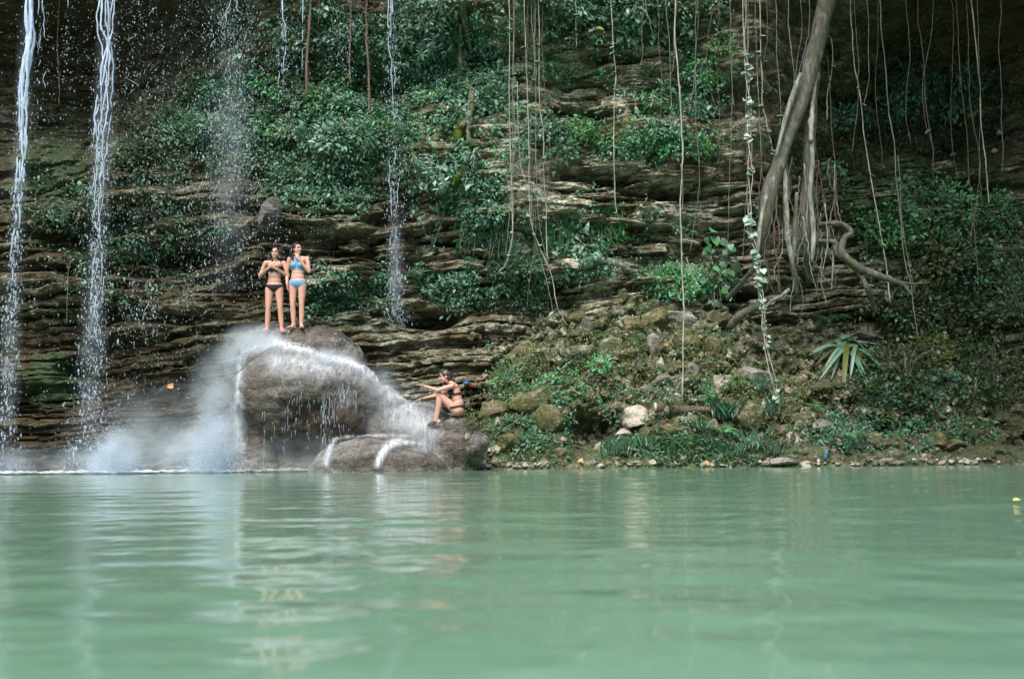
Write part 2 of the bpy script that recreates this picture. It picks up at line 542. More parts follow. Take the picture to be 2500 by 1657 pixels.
def layering(lo, hi, n):
    th = _lr.uniform(lo, hi, n)
    return np.concatenate([[-6], -6 + np.cumsum(th)]), th, _lr.uniform(0, 1, (n, 4)), _lr.uniform(-1, 1, (n, 257))
BIG = layering(0.42, 1.05, 40)
THIN = layering(0.07, 0.24, 160)
def strata_w(x, z):
    return z - 0.055 * x - 0.0035 * x * np.abs(x) + 0.20 * fbm(x * 0.16, z * 0.2, 3.3, 2) + 0.07 * fbm(x * 0.8, z * 0.9, 7.7, 3) + 0.025 * fbm(x * 3.1, z * 3, 2.7, 2)
def beds(x, w, lay, blen):
    bd, th, hs, bl = lay
    k = np.clip(np.searchsorted(bd, w) - 1, 0, len(th) - 1)
    t = (w - bd[k]) / th[k]
    u = x / (blen * (0.6 + hs[k, 0])) + hs[k, 1] * 40 + 0.22 * perlin(x * 1.7, w * 3, 5.0)
    c = np.floor(u); f = u - c
    A = bl[k, (c.astype(int) * 7) % 257]
    B_ = bl[k, ((c.astype(int) + 1) * 7) % 257]
    A = A + (B_ - A) * sstep(.88, 1.0, f)
    joint = np.exp(-((np.minimum(f, 1 - f)) / .035) ** 2)
    return k, t, A, joint, hs
HOLLOWS = [(1365, 408, 1570, 452, .9), (1490, 446, 1740, 478, .8), (970, 748, 1120, 792, .9), (860, 600, 950, 634, .6), (1470, 88, 1600, 128, .9), (1350, 236, 1520, 262, .8),
           (760, 560, 950, 628, .5), (330, 570, 580, 660, .6), (2000, 500, 2060, 560, .4), (1000, 572, 1180, 590, .6), (880, 524, 1010, 540, .5), (1100, 620, 1250, 640, .5), (820, 668, 960, 684, .5),
           (1240, 690, 1440, 716, .6), (2240, 420, 2480, 470, .7), (1900, 460, 2000, 540, .4), (1700, 560, 1860, 584, .6), (1030, 180, 1110, 200, .5), (790, 170, 900, 215, .6), (1100, 240, 1230, 262, .5), (1020, 268, 1130, 280, .5),
           (60, 520, 200, 620, .5), (0, 640, 420, 668, .5), (330, 760, 560, 790, .5), (1740, 700, 1850, 730, .6)]
def cliff_y(x, z):
    w = strata_w(x, z)
    y0 = table(x, z)
    k, t, A, jt, hs = beds(x, w, BIG, 2.6)
    low = sstep(6.9, 5.4, z)                       # bedding shows best in the lower half
    prof = sstep(.0, .22, t) * (1 - .35 * sstep(.6, 1, t))
    dep = np.where(hs[k, 2] < .5, .42, .16) * np.clip(.6 + .9 * fbm(x * .4, k * 2.3, 2.2, 2), .0, 1.2)
    y = y0 - (.24 * A * (.5 + .5 * low)) - .8 * dep * (prof - .5) * (.35 + .75 * low) + .10 * jt
    k, t, A, jt, hs = beds(x, w + .05 * perlin(x * .7, z * 2, 4.0), THIN, 1.3)
    msk = np.clip(.62 + 1.0 * fbm(x * .35, z * .6, 21.0, 2), .12, 1) * (.3 + .7 * low)
    prof = sstep(.05, .22, t) * (1 - .25 * sstep(.75, 1, t))
    y -= msk * (.19 * A + np.where(hs[k, 2] < .45, .36, .12) * (prof - .5) - .06 * jt)
    y -= .75 * fbm(x * .3, z * .42, 11.0, 3)
    y -= .13 * fbm(x * 1.6, z * 2.2, 5.0, 4)
    y -= (.14 * np.abs(fbm(x * 1.5, z * 1.9, 15.0, 4)) + .05 * fbm(x * 5, z * 6, 8.0, 2)) * (1 - .6 * low)
    y -= .045 * fbm(x * 4.2, z * 7.5, 31.0, 4)
    qx_, qy_ = project(np.stack([x, y0 - .3, z], 1))
    return y + blob(qx_, qy_ + 10 * perlin(x * 1.2, z * .5, 6.0), HOLLOWS)
nx, nz = 840, 560
xs = np.linspace(-19, 20.5, nx); zs = np.linspace(-1.5, 14.5, nz)
X, Z = np.meshgrid(xs, zs)
Yc = cliff_y(X.ravel(), Z.ravel())
cv = np.stack([X.ravel(), Yc, Z.ravel()], 1)
cme = mesh_np('cliff', cv, [grid_faces(nx, nz)], [M['cliff']], False)
qx, qy = project(cv)
attr(cme, 'wet', np.clip(blob(qx, qy, WET_SHADE), 0, 1))
attr(cme, 'moss', blob(qx, qy, MOSS))
attr(cme, 'dry', blob(qx, qy, [(880, 360, 1800, 750, 1.0), (1240, 90, 1620, 290, 1.0), (1000, 120, 1260, 420, .6), (1780, 560, 2060, 720, .7), (60, 330, 250, 480, .5)]))
cliff = tag(link('cliff', cme), 'tall layered limestone cliff with overgrown ledges behind the green pool', kind='structure')

# bank with the overgrown mound
RP = np.array([(1090, 1150), (1120, 1060), (1150, 960), (1200, 870), (1300, 805), (1400, 745), (1530, 715), (1700, 730), (1850, 800), (2000, 800), (2200, 860), (2500, 930), (3000, 950)], float)
RX = np.array([P(a, b, 20.9)[0] for a, b in RP]); RZ = np.array([P(a, b, 20.9)[2] for a, b in RP])
def bank_pts(x, s):
    """s 0..1 from the waterline back to the ridge, >1 behind it"""
    H = np.interp(x, RX, RZ)
    yw = 17.9 + 0.25 * fbm(x * 0.6, 2.2, 0, 2) + np.interp(x, [-1.5, 0, 1.5, 6, 12], [0.4, 0.1, 0.3, 0.2, 0.0])
    yr = 21.3 + 0.3 * fbm(x * 0.4, 8.2, 0, 2)
    g = np.where(s < 1, 0.10 * sstep(0, 0.10, s) + 0.90 * np.clip((s - 0.10) / 0.9, 0, 1) ** np.interp(x, [0, 5, 8], [0.8, 0.95, 1.2]), 1)
    y = yw + s * (yr - yw)
    z = -0.22 + (H + 0.22) * g + 0.12 * sstep(0, .15, s)
    am = np.clip(s * 4, 0.15, 1)
    z += am * (0.36 * fbm(x * 0.9, y * 0.9, 1.1, 4) + 0.26 * np.abs(fbm(x * 1.9, y * 1.9, 4.1, 3)) - .1 + 0.10 * fbm(x * 3.5, y * 3.5, 2.1, 4))
    y += am * (0.36 * fbm(x * 1.1, z * 1.4, 8.1, 4) - 0.30 * np.abs(fbm(x * 2.2, z * 2.4, 18.1, 3)) + 0.14 * fbm(x * 4.6, z * 4.6, 6.1, 4))
    cave = np.exp(-((x - 1.55) / 0.55) ** 2 - ((z - 0.62) / 0.42) ** 2)
    y += 1.0 * cave
    return y, z
nu, nv = 480, 190
U, V_ = np.meshgrid(np.linspace(RX[0] - 0.1, 19, nu), np.concatenate([np.linspace(-0.12, 1, nv - 20), np.linspace(1.02, 1.7, 20)]))
by, bz = bank_pts(U.ravel(), V_.ravel())
bv = np.stack([U.ravel(), by, bz], 1)
bme = mesh_np('bank', bv, [grid_faces(nu, nv)], [M['earth']], False)
qx, qy = project(bv)
attr(bme, 'wet', np.clip(blob(qx, qy, [(1900, 820, 2700, 1200, .75), (1360, 980, 1530, 1110, .6), (1120, 950, 1400, 1120, .25), (1700, 700, 2000, 800, .35)]), 0, 1))  # darker earth at far right; the cave's shade is painted in too
attr(bme, 'moss', blob(qx, qy, [(1400, 780, 1600, 860, .3), (1130, 880, 1420, 1130, .35), (1480, 1060, 1920, 1140, .45), (1700, 800, 1800, 920, .4)]))
bank = tag(link('bank', bme), 'earthy overgrown bank sloping down to the pool at right', kind='structure')

# ------------------------------------------------------------------ boulders
def blob_rock(name, ells, material, label, voxel=0.045, amp=0.05, freq=2.0):
    v, fs = join([ell(c, r) for c, r in ells])
    me = eval_remesh(mesh_np(name, v, fs), voxel, 6)
    v, nn = get_v(me), get_n(me)
    v = v + nn * (amp * fbm(v[:, 0] * freq, v[:, 1] * freq, v[:, 2] * freq, 5) + .018 * fbm(v[:, 0] * 9, v[:, 1] * 9, v[:, 2] * 7, 3))[:, None]
    set_v(me, v); smooth_on(me)
    me.materials.clear(); me.materials.append(material)
    o = link(name, me)
    tag(o, label, 'boulder')
    return o
boulder = blob_rock('boulder', [
    ((-4.55, 19.1, 1.58), (.75, 1.0, 1.28)), ((-3.75, 19.1, 1.53), (.95, 1.0, 1.26)), ((-4.15, 18.75, 1.53), (.95, .6, 1.2)), ((-4.1, 19.4, 0.4), (1.5, 1.2, 1.2)),
    ((-3.95, 18.0, 1.30), (1.15, .95, .93)), ((-3.55, 17.65, 1.42), (.78, .75, .52)), ((-4.35, 17.75, 1.35), (.62, .7, .6)),
    ((-3.95, 18.5, 0.2), (1.2, .85, 1.2)), ((-4.75, 18.1, 0.6), (.42, .7, 1.1)), ((-3.15, 18.05, 1.10), (.85, .95, .95)), ((-2.95, 18.3, 0.4), (.75, .85, 1.1)),
    ((-2.5, 18.4, 0.55), (.8, .9, 1.0)), ((-4.6, 17.8, .0), (.5, .6, .8))], M['boulder'],
    'big rounded boulder under the two standing women, water pouring over its dome', 0.032, 0.10, 1.6)
slope_rock = blob_rock('boulder', [((-1.85, 18.3, 0.2), (1.0, .9, 1.08)), ((-1.2, 18.45, 0.2), (.62, .70, .84)), ((-.99, 17.85, .42), (.44, .46, .57)), ((-1.25, 18.0, -.1), (.7, .6, .62))],
    M['boulder'], 'smooth sloping grey boulder the seated woman sits on', 0.045, 0.06, 1.8)
low_rock = blob_rock('boulder', [((-2.5, 17.25, -0.05), (1.05, .65, .64)), ((-1.75, 17.3, -0.1), (.65, .55, .52))],
    M['boulder'], 'low wet boulder in the pool at the foot of the big dome', 0.045, 0.04, 2.2)
attr(slope_rock.data, 'moss', np.clip((project(get_v(slope_rock.data))[0] - 1100) / 60, 0, .75))
for o, wl in ((boulder, [(630, 940, 920, 1140, 1.0), (560, 880, 690, 1140, .6), (600, 860, 940, 960, .25), (600, 780, 900, 830, .5)]), (slope_rock, [(1080, 1030, 1200, 1150, .5)]), (low_rock, [(780, 1110, 1100, 1150, .6)])):
    v = get_v(o.data)
    qx, qy = project(v)
    attr(o.data, 'wet', np.clip(blob(qx, qy, wl), 0, 1))  # wet rock; under the dome the undercut's shade is painted in as well

# one ray-cast tree of the solid setting, so things sit on real surfaces
_bv, _bf, _off = [], [], 0
for o in (cliff, bank, boulder, slope_rock, low_rock):
    v = get_v(o.data)
    _bv.append(v)
    for p in o.data.polygons:
        _bf.append([i + _off for i in p.vertices])
    _off += len(v)
BVH = BVHTree.FromPolygons([Vector(v) for v in np.concatenate(_bv)], _bf)
del _bv, _bf
def hit(px, py):
    d = ray(px, py)
    p, n_, i, ds = BVH.ray_cast(Vector(CAM), Vector(d))
    if p is None:
        return P(px, py, 21.0), np.array([0, -1.0, 0])
    n_ = np.array(n_)
    if n_ @ d > 0: n_ = -n_
    return np.array(p), n_
def drop(x, y, z=3.4):
    p, n_, i, ds = BVH.ray_cast(Vector((x, y, z)), Vector((0, 0, -1)))
    return p.z if p is not None else 0.0

# pool
xs = np.concatenate([np.linspace(-45, -13, 24), np.linspace(-12.5, 12.5, 240), np.linspace(13, 45, 24)])
ys = np.concatenate([np.linspace(-24, -0.5, 24), np.geomspace(0.3, 23, 420)])
X, Y = np.meshgrid(xs, ys)
X, Y = X.ravel(), Y.ravel()
zz = 0.008 * fbm(X * 0.8 + 0.15 * Y, Y * 1.5, 0.5, 2) + 0.0042 * fbm(X * 1.7, Y * 3.6 + X * .4, 1.5, 3)
wme = mesh_np('pool_water', np.stack([X, Y, zz], 1), [grid_faces(len(xs), len(ys))], [M['water']])
tag(link('pool_water', wme), 'milky green pool water with soft ripples', kind='structure')
# unseen hill added behind the camera to block low sky light
X, Z = np.meshgrid(np.linspace(-60, 60, 60), np.linspace(-1.5, 17, 20))
X, Z = X.ravel(), Z.ravel()
Yh = -22 - Z * 0.6 + 2.5 * fbm(X * 0.2, Z * 0.3, 3, 3) + 0.004 * X * X * 0.3
hme = mesh_np('hill', np.stack([X, Yh, Z + 1.5 * fbm(X * .15, 4, 0, 2) * (Z > 2)], 1), [grid_faces(60, 20)], [M['dark_hill']])
tag(link('hill', hme), 'dark wooded far side of the gorge', kind='structure')
# ------------------------------------------------------------------ loose slabs of the layered cliff
def slab_mesh(seed):
    bm = bmesh.new()
    bmesh.ops.create_cube(bm, size=2)
    bmesh.ops.subdivide_edges(bm, edges=bm.edges[:], cuts=5, use_grid_fill=True)
    v = np.array([x.co[:] for x in bm.verts])
    v[:, 0] *= 1 - 0.25 * np.abs(v[:, 1]) ** 2
    q = v * (1 - 0.12 * (np.abs(v) ** 4).sum(1) / 3)[:, None]
    q[:, 0] += 0.25 * fbm(v[:, 0] * .7 + seed * 5, v[:, 1], v[:, 2] * .6, 2)
    q[:, 1] += 0.35 * fbm(v[:, 0] * 1.1 + seed * 9, v[:, 1] * .5, v[:, 2] * .8, 3)
    q += .16 * fbm(v[:, 0] * 2.6 + seed, v[:, 1] * 2.6, v[:, 2] * 1.5, 3)[:, None] * np.sign(v)
    q[:, 2] += 0.45 * fbm(v[:, 0] * 1.0 + seed * 3, v[:, 1], v[:, 2] * .4, 3)
    for x, c in zip(bm.verts, q): x.co = c
    me = bpy.data.meshes.new('rock_slab')
    bm.to_mesh(me); bm.free()
    me.materials.append(M['slab'])
    return me
slabs = [slab_mesh(i) for i in range(10)]
sr = np.random.default_rng(5)
def put_slab(px, py, L, T, D=0.35):
    p, n_ = hit(px, py)
    o = link('rock_slab', slabs[sr.integers(10)], cliff)
    dx = 0.05
    tilt = math.atan2(strata_w(p[0] - .4, p[2]) - strata_w(p[0] + .4, p[2]), 0.8)
    o.location = p + np.array([0, 0.60 * D, 0])
    o.rotation_euler = (sr.normal(0, .06), -tilt * 0.9 + sr.normal(0, .03), sr.normal(0, .12))
    o.scale = (L / 2, D, T / 2)
for (x0, y0, x1, y1, cnt, l0, l1) in [(900, 500, 1760, 730, 62, .5, 1.7), (900, 370, 1240, 520, 16, .4, 1.1), (1250, 110, 1620, 280, 34, .35, 1.1),
                                      (1360, 380, 1800, 480, 18, .6, 1.7), (1780, 560, 2020, 760, 16, .5, 1.3), (760, 560, 1000, 800, 16, .5, 1.2),
                                      (1980, 380, 2480, 520, 10, .4, 1.0)]:
    for i in range(cnt):
        put_slab(sr.uniform(x0, x1), sr.uniform(y0, y1), sr.uniform(l0, l1), sr.uniform(.06, .17), sr.uniform(.18, .36))

# ------------------------------------------------------------------ leaves and plants
LEAF = np.array([(0, 0, 0), (.32, .5, .05), (.32, -.5, .05), (.70, .38, .02), (.70, -.38, .02), (1, 0, -.12)], float)
LT = np.array([(0, 2, 1), (3, 4, 5)]); LQ = np.array([(1, 2, 4, 3)])
HEART = np.array([(0, 0, 0), (-.12, .28, .02), (-.12, -.28, .02), (.15, .5, .04), (.15, -.5, .04), (.55, .36, 0), (.55, -.36, 0), (1, 0, -.1)], float)
HT = np.array([(0, 3, 1), (0, 2, 4), (5, 6, 7)]); HQ = np.array([(3, 4, 6, 5)])
HT2 = np.array([(0, 4, 3)])
def leaves(pos, d, up, size, width=0.42):
    """many leaf blades: base position, pointing direction, face-up hint, length"""
    pos, d, up = np.asarray(pos), np.asarray(d), np.asarray(up)
    d = d / (np.linalg.norm(d, axis=1)[:, None] + 1e-9)
    s = np.cross(up, d); s /= np.linalg.norm(s, axis=1)[:, None] + 1e-9
    u = np.cross(d, s)
    size = np.broadcast_to(size, (len(pos),))
    width = np.broadcast_to(width, (len(pos),))
    L = LEAF
    v = pos[:, None] + size[:, None, None] * (L[None, :, 0, None] * d[:, None] + (L[None, :, 1] * width[:, None])[..., None] * s[:, None] + L[None, :, 2, None] * u[:, None])
    k = np.arange(len(pos)) * 6
    return v.reshape(-1, 3), [(k[:, None, None] + LT[None]).reshape(-1, 3), (k[:, None, None] + LQ[None]).reshape(-1, 4)]

def sprigs(r, centers, normals, per, spread, lsize, droop=0.3, width=0.42):
    n = len(centers)
    c = np.repeat(centers, per, 0); nn = np.repeat(normals, per, 0)
    rd = r.normal(size=(n * per, 3))
    d = nn * 0.9 + rd * 0.75 + np.array([0, 0, -droop])
    up = np.array([0, -.8, .75]) + nn * 0.45 + r.normal(size=(n * per, 3)) * 0.35
    sc = np.repeat(r.uniform(.55, 1.35, n), per)
    pos = c + nn * (r.uniform(0, 1, n * per) * spread * .7)[:, None] + r.normal(size=(n * per, 3)) * spread * 0.5
    return leaves(pos, d, up, lsize * sc * r.uniform(.6, 1.3, n * per), width)

fr = np.random.default_rng(33)
MORE = 2.2
def scatter(name, label, zones, material, lsize, per, spread, droop=.3, clump=0.55):
    C_, N_ = [], []
    for (x0, y0, x1, y1, cnt) in zones:
        k = 0; tries = 0
        cnt = int(cnt * MORE)
        while k < cnt and tries < cnt * 6:
            tries += 1
            a, b_ = fr.normal(0, .42), fr.normal(0, .42)
            if abs(a) > 1 or abs(b_) > 1: continue
            px, py = (x0 + x1) / 2 + a * (x1 - x0) / 2, (y0 + y1) / 2 + b_ * (y1 - y0) / 2
            if perlin(px / 38.0, py / 24.0, 3.3) + 0.7 * perlin(px / 15.0, py / 11.0, 8.3) < clump * fr.uniform(-.2, .9): continue
            p, n_ = hit(px, py)
            C_.append(p); N_.append(n_); k += 1
    C_, N_ = np.array(C_), np.array(N_)
    v, fs = sprigs(fr, C_, N_, per, spread, lsize, droop)
    o = link(name, mesh_np(name, v, fs, [material], False))
    return tag(o, label, kind='stuff')
scatter('cliff_foliage', 'small green leaves carpeting the ledges of the cliff', [(380, 170, 1020, 440, 1500), (650, 0, 1000, 200, 420), (930, -20, 1260, 330, 700), (1240, -60, 1780, 60, 380),
        (1560, 190, 1790, 310, 200), (640, 350, 1000, 520, 420), (1360, 300, 1760, 400, 360), (960, 380, 1260, 520, 260), (1130, 420, 1240, 640, 170), (1330, 540, 1520, 680, 170),
        (1180, 620, 1340, 760, 220), (1560, 640, 1800, 740, 240), (1020, 640, 1180, 760, 160), (700, 600, 1000, 800, 170), (240, -60, 1900, 520, 480), (900, 380, 1800, 760, 160), (0, 350, 640, 760, 200)], M['leaf_mid'], .085, 6, .14)
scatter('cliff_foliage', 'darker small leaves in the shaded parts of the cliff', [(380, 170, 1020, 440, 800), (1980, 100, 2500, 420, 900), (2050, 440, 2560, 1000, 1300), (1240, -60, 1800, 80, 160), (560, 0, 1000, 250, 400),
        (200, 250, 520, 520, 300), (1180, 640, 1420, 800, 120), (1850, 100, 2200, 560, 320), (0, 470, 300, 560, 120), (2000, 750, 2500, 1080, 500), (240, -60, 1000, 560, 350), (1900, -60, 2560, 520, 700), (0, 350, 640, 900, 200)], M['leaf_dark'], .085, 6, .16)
scatter('cliff_foliage', 'bright fresh green leaves on the ledge band', [(1390, 315, 1760, 385, 260), (430, 260, 620, 380, 260), (720, 220, 960, 330, 170), (1570, 650, 1770, 720, 190), (2070, 480, 2320, 620, 260), (1060, 80, 1130, 150, 60), (1660, 130, 1770, 210, 60), (400, 0, 1800, 460, 520), (1180, 860, 1460, 1000, 60)], M['leaf_bright'], .075, 6, .12)
scatter('cliff_foliage', 'bigger pale drooping leaves scattered over the cliff', [(930, -10, 1120, 180, 60), (1130, 80, 1250, 330, 36), (520, 0, 900, 220, 50), (700, 220, 960, 330, 36), (1330, 0, 1780, 120, 40),
        (1500, 190, 1780, 320, 24), (960, 400, 1180, 520, 20), (2080, 480, 2480, 760, 60), (2060, 160, 2440, 320, 40), (1340, 540, 1480, 640, 20)], M['leaf_pale'], .16, 5, .12, .7)
scatter('ground_cover', 'moss tufts and low herbs covering the earthy bank', [(1120, 860, 1440, 1130, 420), (1300, 760, 1800, 960, 420), (1480, 1050, 1920, 1135, 420), (1700, 850, 2050, 1080, 260), (1140, 780, 2000, 1130, 200)], M['leaf_olive'], .05, 7, .10, 0.0)
scatter('ground_cover', 'blue green grassy fringe low on the bank', [(1480, 1060, 1900, 1135, 320), (1850, 1000, 2450, 1110, 260), (1180, 900, 1420, 1120, 260), (1150, 760, 2050, 1130, 200)], M['leaf_mid'], .08, 7, .10, 0.2)
scatter('dead_leaves', 'dead brown and straw coloured leaves littering the mound', [(1180, 800, 1700, 1000, 80), (1700, 820, 2050, 1040, 80), (1350, 750, 1600, 830, 24)], simple('dead_leaf', (0.25, 0.18, 0.10), .8, .2, .5), .06, 4, .08, 0.4, 0.3)

def foliage_mesh(kind, seed):
    r = np.random.default_rng(seed)
    if kind == 'leafy':
        n = 190
        d = r.normal(size=(n, 3)); d[:, 2] = np.abs(d[:, 2]) * .9 - .15
        d /= np.linalg.norm(d, axis=1)[:, None]
        rad = r.uniform(.35, 1, n) ** .7 * .42 * (1 + .35 * perlin(d[:, 0] * 2 + seed, d[:, 1] * 2, d[:, 2] * 2))
        pos = d * rad[:, None]
        v, fs = leaves(pos, d + r.normal(size=(n, 3)) * .5 + [0, 0, -.25], np.array([0, 0, 1]) + d * .4 + r.normal(size=(n, 3)) * .3, r.uniform(.08, .17, n), .45)
        st = []
        for i in range(6):
            e = d[i * 9] * rad[i * 9] * .9
            st.append(tube(catmull([(0, 0, -.12), e * .4 + [0, 0, .05], e], 5), np.linspace(.012, .005, 5), 4))
        sv, sf = join(st)
    elif kind == 'bushy':
        n = 420
        d = r.normal(size=(n, 3)); d[:, 2] = np.abs(d[:, 2]) * 1.0 - .25
        d /= np.linalg.norm(d, axis=1)[:, None]
        rad = r.uniform(.45, 1, n) ** .6 * .5 * (1 + .45 * perlin(d[:, 0] * 2.3 + seed, d[:, 1] * 2.3, d[:, 2] * 2.3))
        pos = d * rad[:, None]
        v, fs = leaves(pos, d + r.normal(size=(n, 3)) * .6 + [0, 0, -.3], np.array([0, 0, 1]) + d * .4 + r.normal(size=(n, 3)) * .3, r.uniform(.05, .10, n), .42)
        sv, sf = join([tube(catmull([(0, 0, -.2), d[i * 9] * rad[i * 9] * .4 + [0, 0, .05], d[i * 9] * rad[i * 9] * .9], 5), np.linspace(.014, .005, 5), 4) for i in range(9)])
    elif kind == 'star':
        P_, D_, Sz = [], [], []
        st = []
        for i in range(13):
            d = r.normal(size=3); d[2] = abs(d[2]) * .7; d /= np.linalg.norm(d)
            tip = d * r.uniform(.22, .5)
            st.append(tube(catmull([(0, 0, -.1), tip * .5 + [0, 0, .06], tip], 5), .006, 4))
            a0 = r.uniform(0, 6)
            t1 = np.cross(d, [.3, .2, .9]); t1 /= np.linalg.norm(t1); t2 = np.cross(d, t1)
            for j in range(7):
                a = a0 + j * 2 * math.pi / 7
                P_.append(tip); D_.append(t1 * math.cos(a) + t2 * math.sin(a) + d * .25 - np.array([0, 0, .25])); Sz.append(r.uniform(.15, .24))
        v, fs = leaves(P_, D_, np.tile([0, -.3, 1], (len(P_), 1)), np.array(Sz), .3)
        sv, sf = join(st)
    elif kind == 'trailing':
        P_, D_, Sz, st = [], [], [], []
        for i in range(9):
            x, L = r.normal(0, .16), r.uniform(.5, 1.1)
            pts = catmull([(x * .3, 0.02, .05), (x * .8, -.14, .02), (x, -.14, -L * .5), (x + r.normal(0, .06), -.10, -L)], 14)
            st.append(tube(pts, .005, 4))
            for q in pts[2:]:
                for j in range(2):
                    P_.append(q + r.normal(size=3) * .02); D_.append([r.normal() * .9, -.5 + r.normal() * .3, -.35]); Sz.append(r.uniform(.08, .16))
        v, fs = leaves(P_, D_, np.tile([0, -.6, 1], (len(P_), 1)), np.array(Sz), .5)
        sv, sf = join(st)
    elif kind == 'grass':
        n = 60
        a = r.uniform(0, 6.28, n)
        d = np.stack([np.cos(a) * .6, np.sin(a) * .6, r.uniform(.5, 1.3, n)], 1)
        v, fs = leaves(r.normal(size=(n, 3)) * [.12, .12, .02], d, np.stack([np.cos(a), np.sin(a), np.full(n, -.2)], 1) * -1, r.uniform(.25, .5, n), .10)
        sv, sf = join([tube([(0, 0, -.06), (0, 0, .05)], .02, 5)])
    fm = mesh_np('foliage', v, fs, [M['leaf_mid']], False)
    sm = mesh_np('stem', sv, sf, [M['vine_mid']])
    return fm, sm
PROTO = {k: [foliage_mesh(k, 100 + i * 7 + len(k)) for i in range(4)] for k in ('leafy', 'bushy', 'star', 'trailing', 'grass')}
pr = np.random.default_rng(9)
def align(n_, up_w=.7, out_w=.7):
    z = Vector(np.asarray(n_) * out_w + np.array([0, 0, up_w])).normalized()
    q = z.to_track_quat('Z', 'Y')
    return q
def plant(name, kind, px, py, size, material, label, cat, group, upright=False):
    p, n_ = hit(px, py)
    p[1] = min([p[1]] + [hit(px + dx_, py + dy_)[0][1] + .06 for dx_ in (-14, 0, 14) for dy_ in (-10, 10)])
    root = empty(name, p + n_ * .02)
    q = Vector((0, 0, 1)).to_track_quat('Z', 'Y') if (upright or kind == 'trailing') else align(n_)
    root.rotation_mode = 'QUATERNION'
    root.rotation_quaternion = q @ Matrix.Rotation(0 if kind == 'trailing' else pr.uniform(0, 6.28), 3, 'Z').to_quaternion()
    root.scale = (size * pr.uniform(.85, 1.2), size, size * pr.uniform(.85, 1.2))
    fm, sm = PROTO[kind][pr.integers(4)]
    f = link('foliage', fm, root); link('stem', sm, root)
    f.material_slots[0].link = 'OBJECT'; f.material_slots[0].material = material
    return tag(root, label, cat, group)
ORD = ['leftmost', 'second from the left', 'third from the left', 'fourth from the left', 'fifth from the left', 'sixth from the left', 'seventh from the left', 'eighth from the left',
       'ninth from the left', 'tenth from the left', 'eleventh from the left', 'twelfth from the left', 'thirteenth from the left', 'fourteenth from the left', 'fifteenth from the left', 'sixteenth from the left']
def ordl(i, n, phrase):
    return (('rightmost' if i == n - 1 and n > 1 else ORD[i]) + ' of the ' + phrase)
def row(name, kind, zone, cnt, size, mats, phrase, cat='plant', upright=False):
    x0, y0, x1, y1 = zone
    xs_ = np.linspace(x0, x1, cnt * 2 + 1)[1::2] + pr.uniform(-.3, .3, cnt) * (x1 - x0) / cnt
    for i, x in enumerate(xs_):
        plant(name, kind, x, pr.uniform(y0, y1), size * pr.uniform(.75, 1.3), mats[pr.integers(len(mats))], ordl(i, cnt, phrase), cat, phrase, upright)
B, Mi, D, Pa, Ol = M['leaf_bright'], M['leaf_mid'], M['leaf_dark'], M['leaf_pale'], M['leaf_olive']
row('leafy_plant', 'leafy', (950, -5, 1100, 60), 5, .75, [Mi, Pa], 'leafy plants at the top edge beside the mossy liana')
row('leafy_plant', 'star', (960, 90, 1110, 165), 6, .8, [Pa, Mi], 'pale star leaved plants above the thin waterfall')
row('leafy_plant', 'leafy', (460, 190, 900, 260), 9, .7, [Mi, B, D], 'plants in the upper row behind the falling drops')
row('leafy_plant', 'leafy', (420, 290, 960, 360), 13, .75, [Mi, B, Pa], 'plants in the thick green band above the standing women')
row('leafy_plant', 'leafy', (1400, 325, 1740, 375), 12, .62, [B, B, Mi, Ol], 'bright plants in the row along the pale ledge')
row('leafy_plant', 'leafy', (1330, 15, 1440, 110), 4, .7, [Mi, D], 'bushy plants at the top between bare vines')
row('leafy_plant', 'leafy', (1650, 120, 1780, 220), 5, .7, [B, Mi], 'plants left of the white leafed vine')
row('leafy_plant', 'star', (1560, 225, 1690, 290), 5, .7, [B, Mi], 'plants under the hollow by the thickest vine')
row('leafy_plant', 'star', (1020, 395, 1160, 470), 4, .75, [Pa, Mi], 'star leaved plants beside the thin waterfall')
row('leafy_plant', 'leafy', (1120, 200, 1240, 320), 5, .7, [Mi, Pa], 'plants beside the mossy liana')
row('trailing_plant', 'trailing', (1150, 445, 1230, 500), 3, 1.0, [B, Mi], 'trailing plants hanging under the mossy liana')
row('trailing_plant', 'trailing', (1340, 500, 1500, 580), 6, 1.0, [Mi, B], 'trailing plants hanging beside the two pale blocks')
row('leafy_plant', 'leafy', (1200, 650, 1360, 730), 6, .6, [Mi, D, Mi], 'bushes at the cliff foot left of the mound')
row('leafy_plant', 'leafy', (1590, 655, 1770, 710), 8, .62, [B], 'bright green plants on top of the mound')
row('leafy_plant', 'star', (1020, 650, 1130, 740), 4, .62, [Pa, Mi], 'small plants on the ledges left of the dark crack')
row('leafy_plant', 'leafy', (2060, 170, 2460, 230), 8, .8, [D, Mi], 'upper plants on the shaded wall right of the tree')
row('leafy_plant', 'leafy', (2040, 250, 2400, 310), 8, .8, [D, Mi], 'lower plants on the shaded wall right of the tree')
row('leafy_plant', 'star', (1985, 400, 2100, 450), 3, .8, [Mi, D], 'plants beside the hanging roots of the tree')
row('leafy_plant', 'leafy', (1250, 300, 1380, 370), 5, .7, [Mi, Pa], 'plants behind the bundle of bare vines')
row('leafy_plant', 'leafy', (1230, 860, 1480, 930), 6, .45, [B, Ol, Mi], 'small plants across the middle of the mound')
row('leafy_plant', 'leafy', (1700, 930, 1900, 990), 6, .45, [B, Ol, Mi], 'small plants on the mound above the dark log')
row('grass_tuft', 'grass', (1490, 1085, 1900, 1120), 10, .75, [Mi, B, Pa], 'grassy tufts along the waterline under the mound', 'grass tuft', True)
row('grass_tuft', 'grass', (1690, 1010, 1900, 1050), 5, .8, [Pa, Mi], 'pale grassy tufts beside the dark log', 'grass tuft', True)
row('leafy_plant', 'leafy', (2080, 930, 2460, 1060), 8, .7, [D, Mi], 'low plants near the waterline at the far right')
